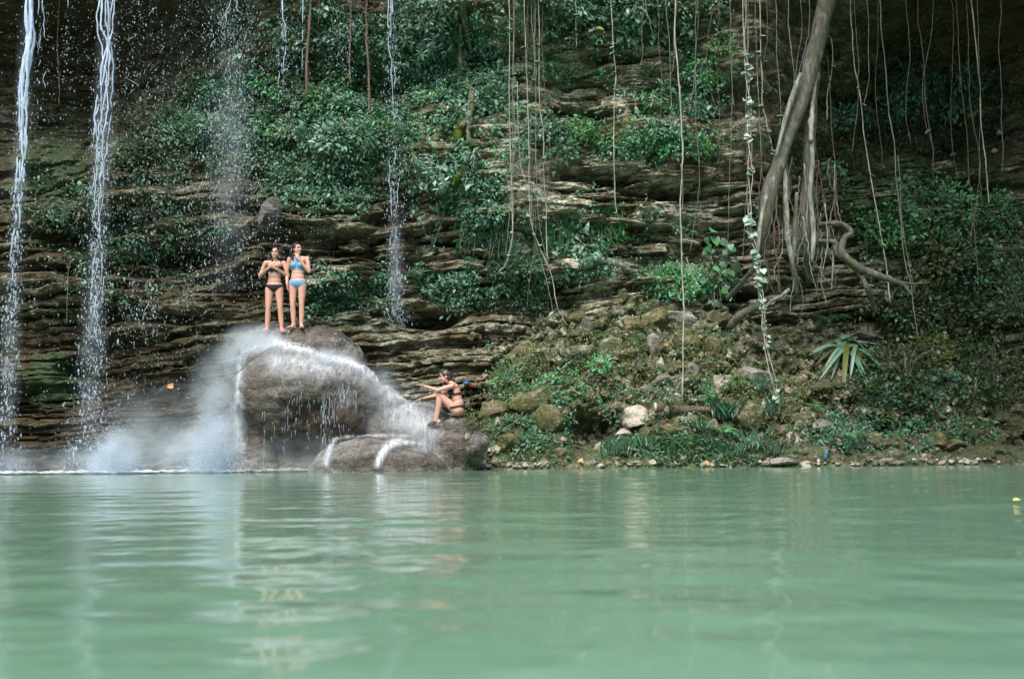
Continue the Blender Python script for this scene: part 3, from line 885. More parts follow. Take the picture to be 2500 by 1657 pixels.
plant('leafy_plant', 'star', 178, 525, .8, Mi, 'lone small plant on the wet ledge between the two white waterfalls', 'plant', None)
plant('leafy_plant', 'leafy', 1850, 505, .6, Pa, 'small pale plant growing on the leaning trunk base', 'plant', None)
def shrub_row(zone, cnt, size, mats, phrase):
    x0, y0, x1, y1 = zone
    for i in range(cnt):
        plant('shrub', 'bushy', x0 + (x1 - x0) * (i + .5) / cnt + pr.uniform(-8, 8), pr.uniform(y0, y1), size * pr.uniform(.85, 1.25), mats[pr.integers(len(mats))], ordl(i, cnt, phrase), 'shrub', phrase)
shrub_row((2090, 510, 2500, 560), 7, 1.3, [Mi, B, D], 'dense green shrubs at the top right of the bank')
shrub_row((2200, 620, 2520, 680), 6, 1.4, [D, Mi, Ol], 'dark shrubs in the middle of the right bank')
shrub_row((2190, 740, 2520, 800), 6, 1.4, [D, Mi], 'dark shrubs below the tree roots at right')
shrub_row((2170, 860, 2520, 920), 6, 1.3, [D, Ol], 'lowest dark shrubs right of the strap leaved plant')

# ferns with separate fronds
def frond_mesh(seed):
    r = np.random.default_rng(seed)
    path = catmull([(0, 0, 0), (.25, 0, .22), (.6, 0, .24), (1.0, 0, -.05)], 22)
    P_, D_, Sz = [], [], []
    for i, q in enumerate(path[3:]):
        t = (i + 1) / 19
        L = .30 * math.sin(math.pi * (0.12 + .86 * t)) ** .8 + .03
        for s in (-1, 1):
            P_.append(q); D_.append([.45, s, -.12 + r.normal(0, .06)]); Sz.append(L)
    v1 = leaves(P_, D_, np.tile([-.1, 0, 1], (len(P_), 1)), np.array(Sz), .22)
    v, fs = join([v1, tube(path, np.linspace(.012, .004, 22), 4)])
    return mesh_np('frond', v, fs, [M['leaf_mid']], False)
FR = [frond_mesh(i) for i in range(3)]
def fern(px, py, size, material, label, n=8, sag=0.0, fan=6.28, a0=0.0):
    p, n_ = hit(px, py)
    root = empty('fern', p + n_ * .03)
    for i in range(n):
        o = link('frond', FR[i % 3], root)
        o.rotation_euler = (pr.normal(0, .12), pr.uniform(-.5, .25) + sag, a0 + fan * (i + pr.uniform(-.3, .3)) / n)
        o.scale = [size * pr.uniform(.75, 1.15)] * 3
        o.material_slots[0].link = 'OBJECT'; o.material_slots[0].material = material
    return tag(root, label, 'fern', 'ferns on the bank')
fern(2180, 790, .62, Mi, 'big fern just below the arching tree root')
fern(2025, 790, .50, Mi, 'fern above the strap leaved plant, left of the grey rock')
fern(2078, 1062, .46, Mi, 'fern drooping over the dark hollow right of the pale slab', 6, .7, 3.1, 3.14)
fern(1980, 1000, .34, B, 'small bright fern just above the pale slab', 6)
fern(2140, 1036, .32, B, 'small bright fern on the dark bank right of the strap leaved plant', 6)
fern(2225, 1045, .28, B, 'tiny bright fern low on the dark right bank', 5)
fern(2302, 1078, .40, Mi, 'grey green fern close to the waterline at the right')
fern(1640, 1085, .36, Pa, 'pale fern on the mossy ledge under the dark log', 7)
fern(1760, 1062, .40, B, 'arching fern right of the mossy ledge under the log', 7)
fern(1250, 1010, .34, Mi, 'fern on the left flank of the mound', 6)
fern(2380, 860, .55, D, 'dark fern among the shrubs at the far right')

# plant with long strap leaves, each leaf a part
def strap(p0, p1, width, arch, n=9):
    p0, p1 = np.asarray(p0), np.asarray(p1)
    mid = (p0 + p1) / 2 + np.array([0, -.06, arch])
    c = catmull([p0, mid, p1], n)
    d = np.gradient(c, axis=0); d /= np.linalg.norm(d, axis=1)[:, None]
    s = np.cross(d, np.array([0, -.55, .85])); s /= np.linalg.norm(s, axis=1)[:, None]
    u = np.cross(s, d)
    t = np.linspace(0, 1, n)
    w = width * np.minimum(1, .35 + 2.2 * t) * np.sqrt(np.clip(1.03 - t ** 4, 0, 1))
    rows = [c - s * w[:, None] / 2 + u * .12 * w[:, None], c, c + s * w[:, None] / 2 + u * .12 * w[:, None]]
    v = np.stack(rows, 1).reshape(-1, 3)
    return v, [grid_faces(3, n)]
sc, sn = hit(2066, 846)
sc = sc + np.array([0, -.12, .05])
sp = empty('strap_leaved_plant', sc)
tag(sp, 'plant with long pale drooping strap leaves on the right bank', 'plant')
for (tx, ty, w_, ar) in [(2158, 905, .12, .10), (2121, 952, .13, .14), (2058, 958, .12, .16), (2152, 842, .09, .05), (1976, 866, .13, .06), (2040, 882, .11, .12), (2000, 928, .08, .10),
                         (2128, 872, .07, .15), (2024, 850, .10, .04), (2088, 826, .12, .06), (2050, 825, .11, .06), (2140, 862, .08, .12), (2075, 925, .09, .2), (2012, 900, .08, .12), (2105, 900, .10, .18), (2030, 925, .08, .14), (2135, 925, .07, .1), (1990, 892, .07, .08), (2098, 842, .10, .08), (2045, 862, .11, .1)]:
    e = P(tx, ty, min(hit(tx, ty)[0][1] - .07, sc[1] - .2))
    b0 = pr.normal(size=3) * [.17, .05, .07]
    v, fs = strap(b0, e - sc, w_ * .92, ar * pr.uniform(.5, 1.6))
    link('leaf', mesh_np('leaf', v, fs, [[M['leaf_pale'], M['leaf_pale'], M['leaf_mid'], M['leaf_olive']][pr.integers(4)]]), sp)

# broad heart leaved plant
def heart_mesh(material):
    return mesh_np('leaf', HEART, [np.vstack([HT, HT2]), HQ], [material], True)
HM = heart_mesh(M['leaf_mid'])
def heart_leaf(parent, p, size, face, point, material):
    o = link('leaf', HM, parent)
    z = Vector(face).normalized(); x = Vector(point); x = (x - z * x.dot(z)).normalized(); y = z.cross(x)
    o.matrix_local = Matrix.Translation(Vector(p)) @ Matrix((x, y, z)).transposed().to_4x4() @ Matrix.Diagonal((size, size * .95, size, 1))
    o.material_slots[0].link = 'OBJECT'; o.material_slots[0].material = material
bc, bn = hit(1745, 600)
bc = P(1745, 600, min(hit(1745 + a_, 600 + b_)[0][1] for a_ in (-30, 0, 30) for b_ in (-40, 0, 40, 80)) - .05)
bp = empty('broad_leaved_plant', bc)
tag(bp, 'broad heart leaved plant climbing the rock left of the leaning trunk', 'plant')
stems = []
for (zx, zy, r_, mt) in [(500, 190, 82, B), (385, 285, 52, Pa), (440, 385, 42, Pa), (490, 445, 34, Pa), (600, 330, 75, Mi), (770, 440, 85, Pa), (680, 575, 70, Pa), (790, 695, 75, D), (720, 785, 70, Mi),
                     (610, 880, 34, Pa), (470, 930, 34, Pa), (540, 965, 32, B), (430, 1020, 42, Mi), (360, 1090, 36, B), (455, 1190, 34, Pa), (410, 1240, 30, Pa), (500, 1400, 44, Pa), (460, 1440, 30, B), (400, 1370, 26, Pa), (310, 960, 32, Mi)] + [(pr.uniform(280, 820), pr.uniform(260, 1300), pr.uniform(34, 66), [Mi, B, D][i % 3]) for i in range(26)]:
    px, py = 1660 + zx * .1658, 540 + zy * .1658
    e = P(px, py - r_ * .1658 * .7, bc[1] - pr.uniform(.15, .4)) - bc
    heart_leaf(bp, e, r_ * .1658 * 2.3 / 121, (pr.normal(0, .5), -.8, .45 + pr.normal(0, .3)), (pr.normal(0, .7), -.4, -1), {id(Pa): Mi, id(B): B, id(D): D, id(Mi): Mi}[id(mt)])
    stems.append(tube(catmull([(0, .1, -.45), e * .5 + [0, 0, -.15], e], 6), .008, 4))
v, fs = join(stems)
link('stem', mesh_np('stem', v, fs, [M['vine_mid']]), bp)

# ------------------------------------------------------------------ tree with aerial roots
def pxpath(pts, Y, n=None, wob=0.0, seed=0.0):
    q = np.array([P(a, b, Y if len(r) == 0 else r[0]) for a, b, *r in pts])
    n = n or max(8, len(q) * 6)
    c = catmull(q, n)
    if wob:
        t = np.arange(n) * 0.6
        c[:, 0] += wob * perlin(t, seed, 0.3); c[:, 1] += wob * perlin(t, seed, 5.3)
    return c
TY = 19.3
tree = empty('leaning_tree', P(1780, 720, 20.2))
tl = np.array(tree.location)
tag(tree, 'big leaning tree with hanging aerial roots right of the white leafed vine', 'tree')
def tpart(name, pts, widths, Y, material, rough=.15, sides=9, seed=0.0, wob=0.0, n=None):
    c = pxpath(pts, Y, n, wob, seed)
    r = np.interp(np.linspace(0, 1, len(c)), np.linspace(0, 1, len(widths)), np.array(widths) / 2 / 124)
    v, fs = tube(c - tl, r, sides, rough, seed)
    return link(name, mesh_np(name, v, fs, [material]), tree)
tpart('trunk', [(2110, -330), (2060, -140), (2010, 40), (1986, 140), (1956, 250), (1922, 335), (1900, 400), (1876, 480), (1862, 560), (1846, 640, 19.6), (1812, 690, 20.0), (1775, 730, 20.6)],
      [54, 50, 45, 42, 38, 36, 34, 38, 28, 16, 12, 14], TY, M['bark'], .22, 14, 1.0, n=70)
tpart('root', [(1914, 400), (1917, 440), (1921, 560), (1934, 640), (1945, 720, 19.8)], [8, 12, 15, 13, 9], TY, M['bark_pale'], .3, 8, 2.0)
tpart('root', [(2000, 110), (1990, 190), (1979, 290), (1975, 420), (1968, 520), (1970, 610), (1975, 690, 20)], [12, 22, 28, 32, 36, 26, 20], TY + .25, M['bark'], .45, 10, 3.0)
tpart('root', [(2004, 110), (1990, 210), (1981, 300), (1983, 400), (1978, 470), (1986, 560), (1982, 640)], [8, 10, 11, 12, 13, 14, 9], TY - .02, M['bark_pale'], .3, 8, 4.0)
tpart('root', [(1945, 470), (1942, 560), (1938, 640), (1950, 720, 20.2)], [8, 15, 13, 8], TY + .1, M['bark'], .25, 8, 5.0)
tpart('root', [(1985, 552, 19.6), (2030, 545), (2058, 549), (2077, 568), (2060, 585), (2058, 620), (2101, 655), (2166, 680), (2207, 697), (2226, 722)], [11, 13, 14, 12, 15, 17, 18, 16, 10, 5], TY, M['bark'], .35, 9, 6.0, n=60)
tpart('root', [(1998, 588), (2040, 592), (2044, 618), (2093, 662), (2117, 703), (2138, 762, 19.9)], [10, 13, 13, 12, 14, 12], TY + .1, M['bark'], .2, 8, 7.0)
tpart('root', [(2166, 682), (2220, 692), (2270, 690)], [8, 6, 3], TY, M['bark'], .3, 7, 8.0)
tpart('root', [(1927, 706), (1905, 724), (1885, 733), (1868, 752)], [10, 9, 8, 6], TY + .3, M['bark_pale'], .2, 7, 9.0)
tpart('root', [(1780, 800, 20.6), (1810, 768, 20.3), (1850, 748, 20.2), (1872, 742, 20.2)], [18, 22, 18, 12], 20.3, M['bark_moss'], .25, 9, 10.0)
tpart('root', [(1870, 480), (1855, 560), (1848, 650), (1856, 740)], [10, 12, 8, 6], TY - .15, M['bark_pale'], .2, 7, 11.0)
tpart('root', [(2034, 590, 19.5), (2034, 640, 19.5), (2030, 710, 19.6)], [5, 5, 4], TY, M['bark_pale'], .2, 6, 12.0)
tpart('lichen_patch', [(1984, 262), (1981, 300), (1979, 345)], [9, 15, 10], TY - .1, M['vine_pale'], .5, 8, 13.0)
tpart('branch', [(1955, 180), (1935, 235), (1915, 300), (1895, 380)], [10, 14, 12, 6], TY - .22, M['bark_pale'], .2, 7, 14.0)
tr_ = np.random.default_rng(8)
for i in range(46):       # fine strings of root around the trunk foot
    a = tr_.uniform(1850, 2040); b0 = tr_.uniform(380, 560); L_ = tr_.uniform(90, 260)
    tpart('root', [(a, b0), (a + tr_.normal(0, 8), b0 + L_ * .4), (a + tr_.normal(0, 10), b0 + L_ * .75), (a + tr_.normal(0, 22), b0 + L_)], [3.2, 2.8, 2.2, 1.4], TY + tr_.uniform(-.2, .7), [M['bark_pale'], M['bark'], M['vine_brown']][i % 3], .2, 5, i, .03)
# unseen leaves above the frame, added and spread forward to shade the right
cr = np.random.default_rng(4)
cc = np.array([(cr.uniform(4.5, 14.5), cr.uniform(16.8, 20.5), cr.uniform(11.4, 14.2)) for i in range(900)])
c2 = np.array([(cr.uniform(5.0, 14.5), cr.uniform(4.0, 17.0), cr.uniform(10.6, 13.6)) for i in range(2600)])  # forward clumps out of view, added to shade bank and water
c2 = c2[c2[:, 0] > 5.5 + .35 * (17 - c2[:, 1]) * .5]
cc = np.vstack([cc, c2])
for q_ in ([(0, 0, 0), (1.0, -3.5, .4), (2.4, -7.5, .2), (3.2, -12, -.4)], [(0, 0, 0), (2.5, -2, .6), (5, -5, .4), (7, -8.5, 0)], [(0, 0, 0), (2.8, -.5, .6), (6, -1.2, .3)]):
    top_ = P(2110, -330, TY) - tl
    v, fs = tube(catmull(np.array(q_) + top_, 16), np.linspace(.17, .05, 16), 8, .2, 4.0)
    link('limb', mesh_np('limb', v, fs, [M['bark']]), tree)  # out of view, added to carry the shading leaves
cc = cc[[perlin(c[0] * .5, c[1] * .5, c[2] * .7) > -.25 for c in cc]]
v, fs = sprigs(cr, cc - tl, np.tile([0, -.2, .6], (len(cc), 1)), 7, .5, .24, .3)
link('crown', mesh_np('crown', v, fs, [M['leaf_dark']], False), tree)

# ------------------------------------------------------------------ hanging vines
vr = np.random.default_rng(12)
def vine(name, pts, width, material, label, group='vines hanging down the cliff', cat='vine', gap=.12, leafy=0):
    ys_ = [hit(a, b)[0][1] for a, b in pts if -50 < b < 1120]
    Y = min([min(ys_) - gap, 19.9])
    q = [P(a, b, Y) for a, b in pts]
    if pts[0][1] < 70:      # rooted above the frame: carry on up to the overhang
        q.insert(0, q[0] + np.array([vr.normal(0, .1), 0.1, 12.0 - q[0][2]]))
    q = np.array(q)
    L = np.linalg.norm(np.diff(q, axis=0), axis=1).sum()
    n = int(max(14, L * 7))
    c = catmull(q, n)
    t = np.linspace(0, L, n)
    sd_ = vr.uniform(0, 90)
    c[:, 0] += .045 * perlin(t * .9, sd_, .5) + .014 * perlin(t * 4, sd_, 2.5); c[:, 1] += .05 * perlin(t * .8, sd_, 7.5)
    r = width * .74 / 2 / 124 * (1 + .35 * perlin(t * 2.5, sd_, 3.5))
    v, fs = tube(c - q[-1], r, 5, 0)
    if leafy:
        root = empty(name, q[-1])
        link('stem', mesh_np('stem', v, fs, [material]), root)
        k = vr.integers(4, n, leafy)
        for i in k:
            heart_leaf(root, c[i] - q[-1], vr.uniform(.07, .15), (vr.normal(0, .5), -.5, .9), (vr.normal(0, 1), -.5, -.4), [M['leaf_white'], Pa, Pa][vr.integers(3)])
        return tag(root, label, cat, group)
    o = link(name, mesh_np(name, v, fs, [material]), None, q[-1])
    return tag(o, label, cat, group)
VP, VM, VB = M['vine_pale'], M['vine_mid'], M['vine_brown']
for pts, w_, mt, lb, lf in [
    ([(1243, 0), (1246, 280), (1247, 560), (1238, 634), (1218, 664)], 3.0, VP, 'pale vine at the left edge of the vine bundle, curling left at its end', 5),
    ([(1252, 0), (1254, 250), (1252, 500), (1250, 600), (1228, 650)], 2.6, VM, 'thin vine just inside the left edge of the vine bundle', 3),
    ([(1280, 0), (1285, 160), (1293, 320), (1291, 480), (1293, 540), (1330, 630), (1346, 675), (1363, 752), (1383, 793)], 2.8, VP, 'long vine swinging right over the dark bushes left of the mound', 6),
    ([(1299, 0), (1302, 150), (1298, 200), (1289, 240), (1296, 420), (1304, 560), (1338, 700), (1352, 770)], 2.6, VM, 'kinked vine in the middle of the vine bundle', 5),
    ([(1262, 200), (1268, 380), (1284, 440), (1296, 470)], 2.4, VP, 'short vine crossing the vine bundle at a slant', 0),
    ([(1315, 0), (1318, 214), (1326, 357), (1333, 535), (1340, 640)], 3.0, VP, 'pale vine at the right edge of the vine bundle', 4),
    ([(1406, 0), (1408, 60), (1408, 115)], 3.0, VM, 'short leafy vine ending at the top between two long ones', 9),
    ([(1490, 0), (1495, 107), (1504, 178), (1499, 250), (1499, 357), (1504, 500), (1505, 520)], 3.2, VP, 'lone wavy pale vine left of the thickest bare vine', 5),
    ([(1574, 0), (1586, 50), (1595, 80)], 2.4, VM, 'short slanting vine at the top of the cliff', 0),
    ([(1627, 0), (1633, 143), (1638, 278), (1640, 318)], 2.8, VM, 'thin vine ending above the bright ledge plants, beside the thickest vine', 4),
    ([(1651, 0), (1656, 143), (1660, 268), (1665, 378), (1667, 446), (1663, 557), (1667, 703), (1669, 826), (1665, 980)], 4.8, VP, 'thickest bare pale vine, reaching down over the mound', 0),
    ([(1664, 400), (1668, 450), (1666, 520)], 3.0, VM, 'short strand wound round the thickest bare vine', 0),
    ([(1677, 630), (1692, 672), (1703, 690), (1698, 706)], 3.0, VP, 'short curled vine tip over the bright plants on the mound', 1),
    ([(1845, 0), (1848, 92), (1855, 300), (1860, 436)], 2.6, VM, 'thin straight vine right of the white leafed vine', 1),
    ([(1853, 0), (1857, 188), (1863, 267), (1872, 320), (1888, 384)], 4.0, VP, 'vine bending right to touch the leaning trunk', 7),
    ([(1870, 0), (1871, 100), (1866, 155)], 2.2, VM, 'short curling vine between the white leafed vine and the trunk', 3),
    ([(1894, 0), (1898, 110), (1904, 220), (1907, 300)], 3.4, VM, 'vine hanging free just left of the leaning trunk', 5),
    ([(1924, 0), (1930, 100), (1939, 203), (1936, 262)], 4.0, VM, 'vine running down to the middle of the leaning trunk', 2),
    ([(1978, 30), (1966, 110), (1951, 175), (1937, 260)], 3.2, VM, 'slanting vine in front of the upper trunk', 0),
    ([(1956, 0), (1954, 90), (1946, 170), (1938, 240)], 2.4, VM, 'thin vine between the trunk and its slanting neighbour', 0),
    ([(2010, 40), (2018, 75), (2035, 108), (2030, 190), (2021, 240), (2016, 293)], 3.4, VP, 'curved vine hanging off the right side of the trunk', 2),
    ([(2022, 140), (2030, 300), (2038, 428), (2046, 535)], 3.4, VB, 'reddish brown vine hanging close to the roots', 0),
    ([(1988, 303), (1996, 400), (2008, 480), (2017, 540)], 2.8, VB, 'brown vine straight below the lichen patch', 0),
    ([(2074, 0), (2082, 80), (2092, 185), (2103, 250), (2117, 375), (2131, 464), (2146, 557), (2162, 634), (2175, 740)], 3.8, VP, 'long pale vine crossing in front of the arching root', 3),
    ([(2115, 0), (2121, 120), (2122, 185), (2115, 230), (2106, 254)], 2.8, VM, 'short vine curving into the long pale vine', 1),
    ([(2146, 0), (2156, 125), (2174, 286), (2185, 393), (2199, 557), (2215, 662), (2228, 744), (2240, 826)], 4.0, VM, 'long vine reaching down to the ferns right of the arching root', 0),
    ([(2192, 380), (2205, 520), (2222, 640), (2236, 720)], 2.4, VM, 'thin vine close behind the long vine over the ferns', 0),
    ([(2240, 0), (2253, 107), (2263, 250), (2276, 375), (2281, 446)], 3.2, VB, 'dim brown vine on the dark wall', 3),
    ([(2335, 0), (2340, 143), (2360, 321), (2369, 464), (2378, 557), (2384, 680)], 3.0, VB, 'leftmost of three close vines at the far right', 0),
    ([(2358, 0), (2363, 178), (2374, 286), (2388, 393), (2395, 500)], 3.0, VB, 'middle of three close vines at the far right', 0),
    ([(2374, 0), (2388, 178), (2399, 339), (2415, 500)], 4.2, VP, 'rightmost and palest of three close vines at the far right', 0),
    ([(898, 0), (899, 140), (900, 280)], 8.0, VB, 'brown root hanging straight left of the thin waterfall', 0),
    ([(855, 0), (856, 100), (857, 205)], 5.5, VB, 'thin brown root second left of the thin waterfall', 0),
    ([(757, 0), (752, 120), (745, 235)], 11, VB, 'dark wet root hanging among the drops', 0),
    ([(777, 0), (778, 60)], 2.6, VB, 'shortest brown root at the top among the drops', 0),
    ([(143, 60), (143, 180), (143, 258)], 2.2, VB, 'thin brown root between the two white waterfalls', 0),
    ([(168, 620), (163, 700), (160, 790)], 2.0, VM, 'thin root below the lone plant between the white waterfalls', 0)]:
    vine('hanging_vine', pts, w_, mt, lb, leafy=lf)
for (x0, x1, y0, y1, cnt, ph) in [(2060, 2480, 260, 620, 7, 'fine dim strands over the dark right wall'), (1255, 1345, 380, 760, 5, 'fine strands among the vine bundle'), (1540, 1810, 120, 420, 6, 'fine strands right of the lone wavy vine'), (1690, 1850, 300, 700, 4, 'fine strands beside the white leafed vine')]:
    for i in range(cnt):
        a = x0 + (x1 - x0) * (i + .5) / cnt + vr.uniform(-9, 9); b = vr.uniform(y0, y1)
        vine('hanging_vine', [(a, 0), (a + vr.normal(0, 7), b * .35), (a + vr.normal(0, 9), b * .7), (a + vr.normal(0, 14), b)], 1.9, [VM, VB, VM][i % 3], ordl(i, cnt, ph), ph)

# white leafed vine: three twisted stems and many pale leaves
wpts = [(1818, -10), (1822, 110), (1826, 214), (1829, 286), (1833, 393), (1830, 470), (1829, 557), (1838, 590), (1849, 631), (1851, 656), (1858, 706), (1864, 756), (1867, 820), (1885, 910), (1899, 993)]
WY = 18.9
q = np.array([P(a, b, WY) for a, b in wpts])
q = np.vstack([q[0] + [0, 0, 12 - q[0][2]], q])
wc = catmull(q, 150)
wv = empty('white_leafed_vine', q[-1]); wo = q[-1]
tag(wv, 'vine thickly hung with whitish leaves left of the leaning tree', 'vine', 'vines hanging down the cliff')
for k in range(3):
    t = np.arange(150)
    c = wc + np.stack([.035 * np.cos(t * .22 + k * 2.1), .03 * np.sin(t * .22 + k * 2.1), 0 * t], 1) + np.stack([.03 * perlin(t * .12, k, .5), 0 * t, 0 * t], 1)
    v, fs = tube(c - wo, .010, 5)
    link('stem', mesh_np('stem', v, fs, [VM if k == 1 else VP]), wv)
for i in range(190):
    k = vr.integers(20, 149)
    if perlin(k * .13, .7, .2) < -.12: continue
    p = wc[k] - wo + vr.normal(size=3) * [.04, .03, .03]
    sz = vr.uniform(.07, .15) * (1.2 if 60 < k < 110 else 1) * (.75 if k > 115 else 1)
    heart_leaf(wv, p, sz, (vr.normal(0, .5), -.75, .75), (vr.normal(0, 1), -.5, -.5), M['leaf_white'] if vr.random() < .65 else Pa)

# mossy liana at the top centre
lia = empty('mossy_liana', hit(1113, 445)[0]); lo = np.array(lia.location)
tag(lia, 'thick mossy liana clinging to the cliff right of the thin waterfall', 'vine')
def lpart(name, pts, widths, material, seed, rough=.3):
    c = []
    for a, b in pts:
        h = hit(a, max(b, 2))[0]; c.append(P(a, b, h[1] - .14))
    c = catmull(c, 8 * len(c))
    r = np.interp(np.linspace(0, 1, len(c)), np.linspace(0, 1, len(widths)), np.array(widths) / 2 / 122)
    v, fs = tube(c - lo, r, 8, rough, seed)
    link(name, mesh_np(name, v, fs, [material]), lia)
lpart('stem', [(1128, -60), (1130, 0), (1133, 50), (1142, 85), (1150, 130)], [16, 17, 15, 12, 9], M['bark_moss'], 1)
lpart('stem', [(1124, 60), (1122, 110), (1128, 180), (1150, 230), (1146, 280), (1126, 310)], [8, 9, 14, 22, 18, 14], M['bark_moss'], 2)
lpart('stem', [(1140, 280), (1144, 340), (1138, 410), (1120, 440), (1108, 462)], [12, 12, 14, 10, 5], M['bark_moss'], 3)
lpart('moss_tuft', [(1122, 296), (1118, 320), (1120, 345)], [16, 34, 14], M['moss'], 4, .6)
lpart('moss_tuft', [(1124, 425), (1113, 445), (1104, 470)], [12, 26, 10], M['moss'], 5, .6)

# ------------------------------------------------------------------ loose stones on the bank
def stone_mesh(seed, boxy):
    v, f = ico(3)
    r = np.random.default_rng(seed)
    v = v.copy()
    if boxy:
        v = np.sign(v) * np.abs(v) ** .55
        v /= np.abs(v).max(0)
    for i in range(13):      # flat breaks
        d = r.normal(size=3); d /= np.linalg.norm(d); h = r.uniform(.48, .86)
        e = v @ d - h
        v = v - np.where(e > 0, e, 0)[:, None] * d
    v /= np.abs(v).max(0)
    v += (.12 * fbm(v[:, 0] * 1.6 + seed, v[:, 1] * 1.6, v[:, 2] * 1.6, 3) + .04 * fbm(v[:, 0] * 6, v[:, 1] * 6, v[:, 2] * 6, 2))[:, None] * v
    return v, f
def stone(px, py, wpx, hpx, mt, label, boxy=False, rz=0.0, tilt=0.0, name='rock', group='rocks on the bank', depth=None, seed=None):
    p, n_ = hit(px, py)
    seed = seed or int(px * 7 + py)
    v, f = stone_mesh(seed, boxy)
    k = np.linalg.norm(p - CAM) / F
    o = link(name, mesh_np(name, v, [f], [mt], False))
    d = depth or (wpx + hpx) / 4 * k
    o.scale = (wpx / 2 * k, d, hpx / 2 * k)
    o.location = p + np.array([0, d * .12, .0])
    o.rotation_euler = (random.uniform(-.15, .15), tilt, rz)
    return tag(o, label, 'rock' if name == 'rock' else 'stone', group)
ST, PS, MS = M['stone'], M['pale_stone'], M['moss_stone']
stone(1369, 633, 40, 20, PS, 'pale tilted block lying on the cliff ledge beside a squarer one', True, .2, -.55)
stone(1398, 648, 46, 21, PS, 'pale squared block on the cliff ledge right of a tilted one', True, -.1, .10)
stone(1662, 780, 84, 50, ST, 'flat grey slab leaning on top of the mound', True, .1, .35)
stone(1598, 850, 42, 66, ST, 'upright blue grey stone on the face of the mound', True, .2, .05)
stone(1682, 832, 66, 46, MS, 'dark mossy rock under the leaning grey slab')
stone(1733, 850, 60, 70, MS, 'tall olive mossy rock on the right shoulder of the mound')
stone(1759, 898, 52, 38, MS, 'yellow green mossy stone below the tall olive rock')
stone(1542, 805, 70, 58, MS, 'mossy round rock high on the left of the upright stone')
stone(1470, 790, 60, 40, M['earth'], 'earthy lump near the top of the mound')
stone(1552, 1020, 70, 60, PS, 'biggest pale broken rock at the left end of the dark log')
stone(1528, 1062, 60, 34, PS, 'flat pale rock below the biggest pale broken rock')
stone(1465, 1092, 26, 26, PS, 'small pale stone near the waterline below the dark cave', True)
stone(1580, 1058, 40, 34, MS, 'dark mossy rock right of the flat pale rock')
stone(1640, 1046, 104, 50, MS, 'long mossy ledge rock below the dark log')
stone(1745, 964, 46, 36, ST, 'grey stone above the right end of the log')
stone(1800, 960, 40, 30, ST, 'small grey stone right of the log on the bank')
stone(1945, 1078, 64, 48, PS, 'pale square block near the waterline left of the slanted slab', True, .25, .06)
stone(2002, 1042, 76, 34, ST, 'slanted pale slab right of the square block', True, .1, -.45)
stone(1917, 1047, 52, 32, MS, 'mossy rock behind the square block')
stone(2105, 816, 90, 52, ST, 'grey rock behind the strap leaved plant', True, 0, .1)
stone(1918, 1121, 110, 18, ST, 'flat slab at the waterline below the square block', True)
stone(2150, 1090, 90, 50, M['earth'], 'dark earthy lump at the waterline right of the slanted slab')
stone(1240, 1085, 90, 60, MS, 'mossy rock at the waterline left of the dark cave')
stone(1330, 1030, 110, 90, MS, 'big mossy lump on the left flank of the mound')
stone(1160, 1085, 70, 90, M['boulder'], 'dark grey rock between the sloping boulder and the mound')
stone(1420, 880, 120, 70, M['earth'], 'broad earthy lump in the middle of the mound')
stone(655, 520, 64, 84, M['boulder'], 'grey rounded rock bulging from the wet cliff above the standing women')
for i, (a, b) in enumerate([(2008, 508), (2020, 505), (1260, 450), (2440, 325), (2330, 378), (2430, 368)]):
    stone(a, b, 20, 12, PS, ['small white stone left of a twin on the ledge behind the tree', 'small white stone right of a twin on the ledge behind the tree', 'small white stone caught in the vine bundle',
          'white stone highest on the dark wall at the far right', 'white stone lowest on the dark wall at the far right', 'white stone between two others on the dark wall'][i], True)
def rock_row(zone, cnt, size, mats, phrase):
    x0, y0, x1, y1 = zone
    for i in range(cnt):
        w_ = size * 1.25 * pr.uniform(.6, 1.5)
        stone(x0 + (x1 - x0) * (i + .5) / cnt + pr.uniform(-12, 12), pr.uniform(y0, y1), w_, w_ * pr.uniform(.5, 1.0), mats[i % len(mats)], ordl(i, cnt, phrase), bool(i % 2), pr.uniform(-.6, .6), pr.normal(0, .3), group=phrase)
rock_row((1390, 755, 1620, 800), 7, 52, [MS, ST, M['earth']], 'rocks along the crest of the mound')
rock_row((1240, 850, 1560, 900), 8, 48, [M['earth'], MS, ST], 'rocks across the upper face of the mound')
rock_row((1600, 890, 1860, 940), 7, 50, [ST, MS], 'broken rocks above the dark log')
rock_row((1190, 950, 1400, 1010), 6, 56, [MS, M['earth']], 'mossy rocks on the left flank of the mound')
rock_row((1690, 990, 1900, 1050), 6, 44, [MS, ST], 'rocks right of the dark log')
rock_row((2060, 1060, 2420, 1100), 7, 50, [MS, M['earth']], 'dark rocks low on the far right bank')
# row of pale stones along the waterline
kr = np.random.default_rng(3)
pebs = []
for k in range(4):
    v, f = stone_mesh(900 + k, k % 2)
    pebs.append(mesh_np('shore_stone', v, [f], [M['stone'] if k < 3 else M['pale_stone']]))
for i in range(230):
    a = kr.uniform(1170, 2440)
    p, n_ = hit(a, 1143 - (a - 1170) * .008 - kr.uniform(2, 13))
    if p[2] < -.05: continue
    o = link('shore_stone', pebs[i % 4])
    s_ = kr.uniform(.012, .055) * (1.5 if kr.random() < .12 else 1)
    o.scale = (s_ * kr.uniform(.9, 2.2), s_, s_ * kr.uniform(.6, 1.0))
    o.location = p + np.array([0, -.02, .01]); o.rotation_euler = (kr.normal(0, .3), kr.normal(0, .2), kr.uniform(0, 6))
    tag(o, 'small pale stone in the row along the waterline of the bank', 'stone', 'pale stones along the waterline')
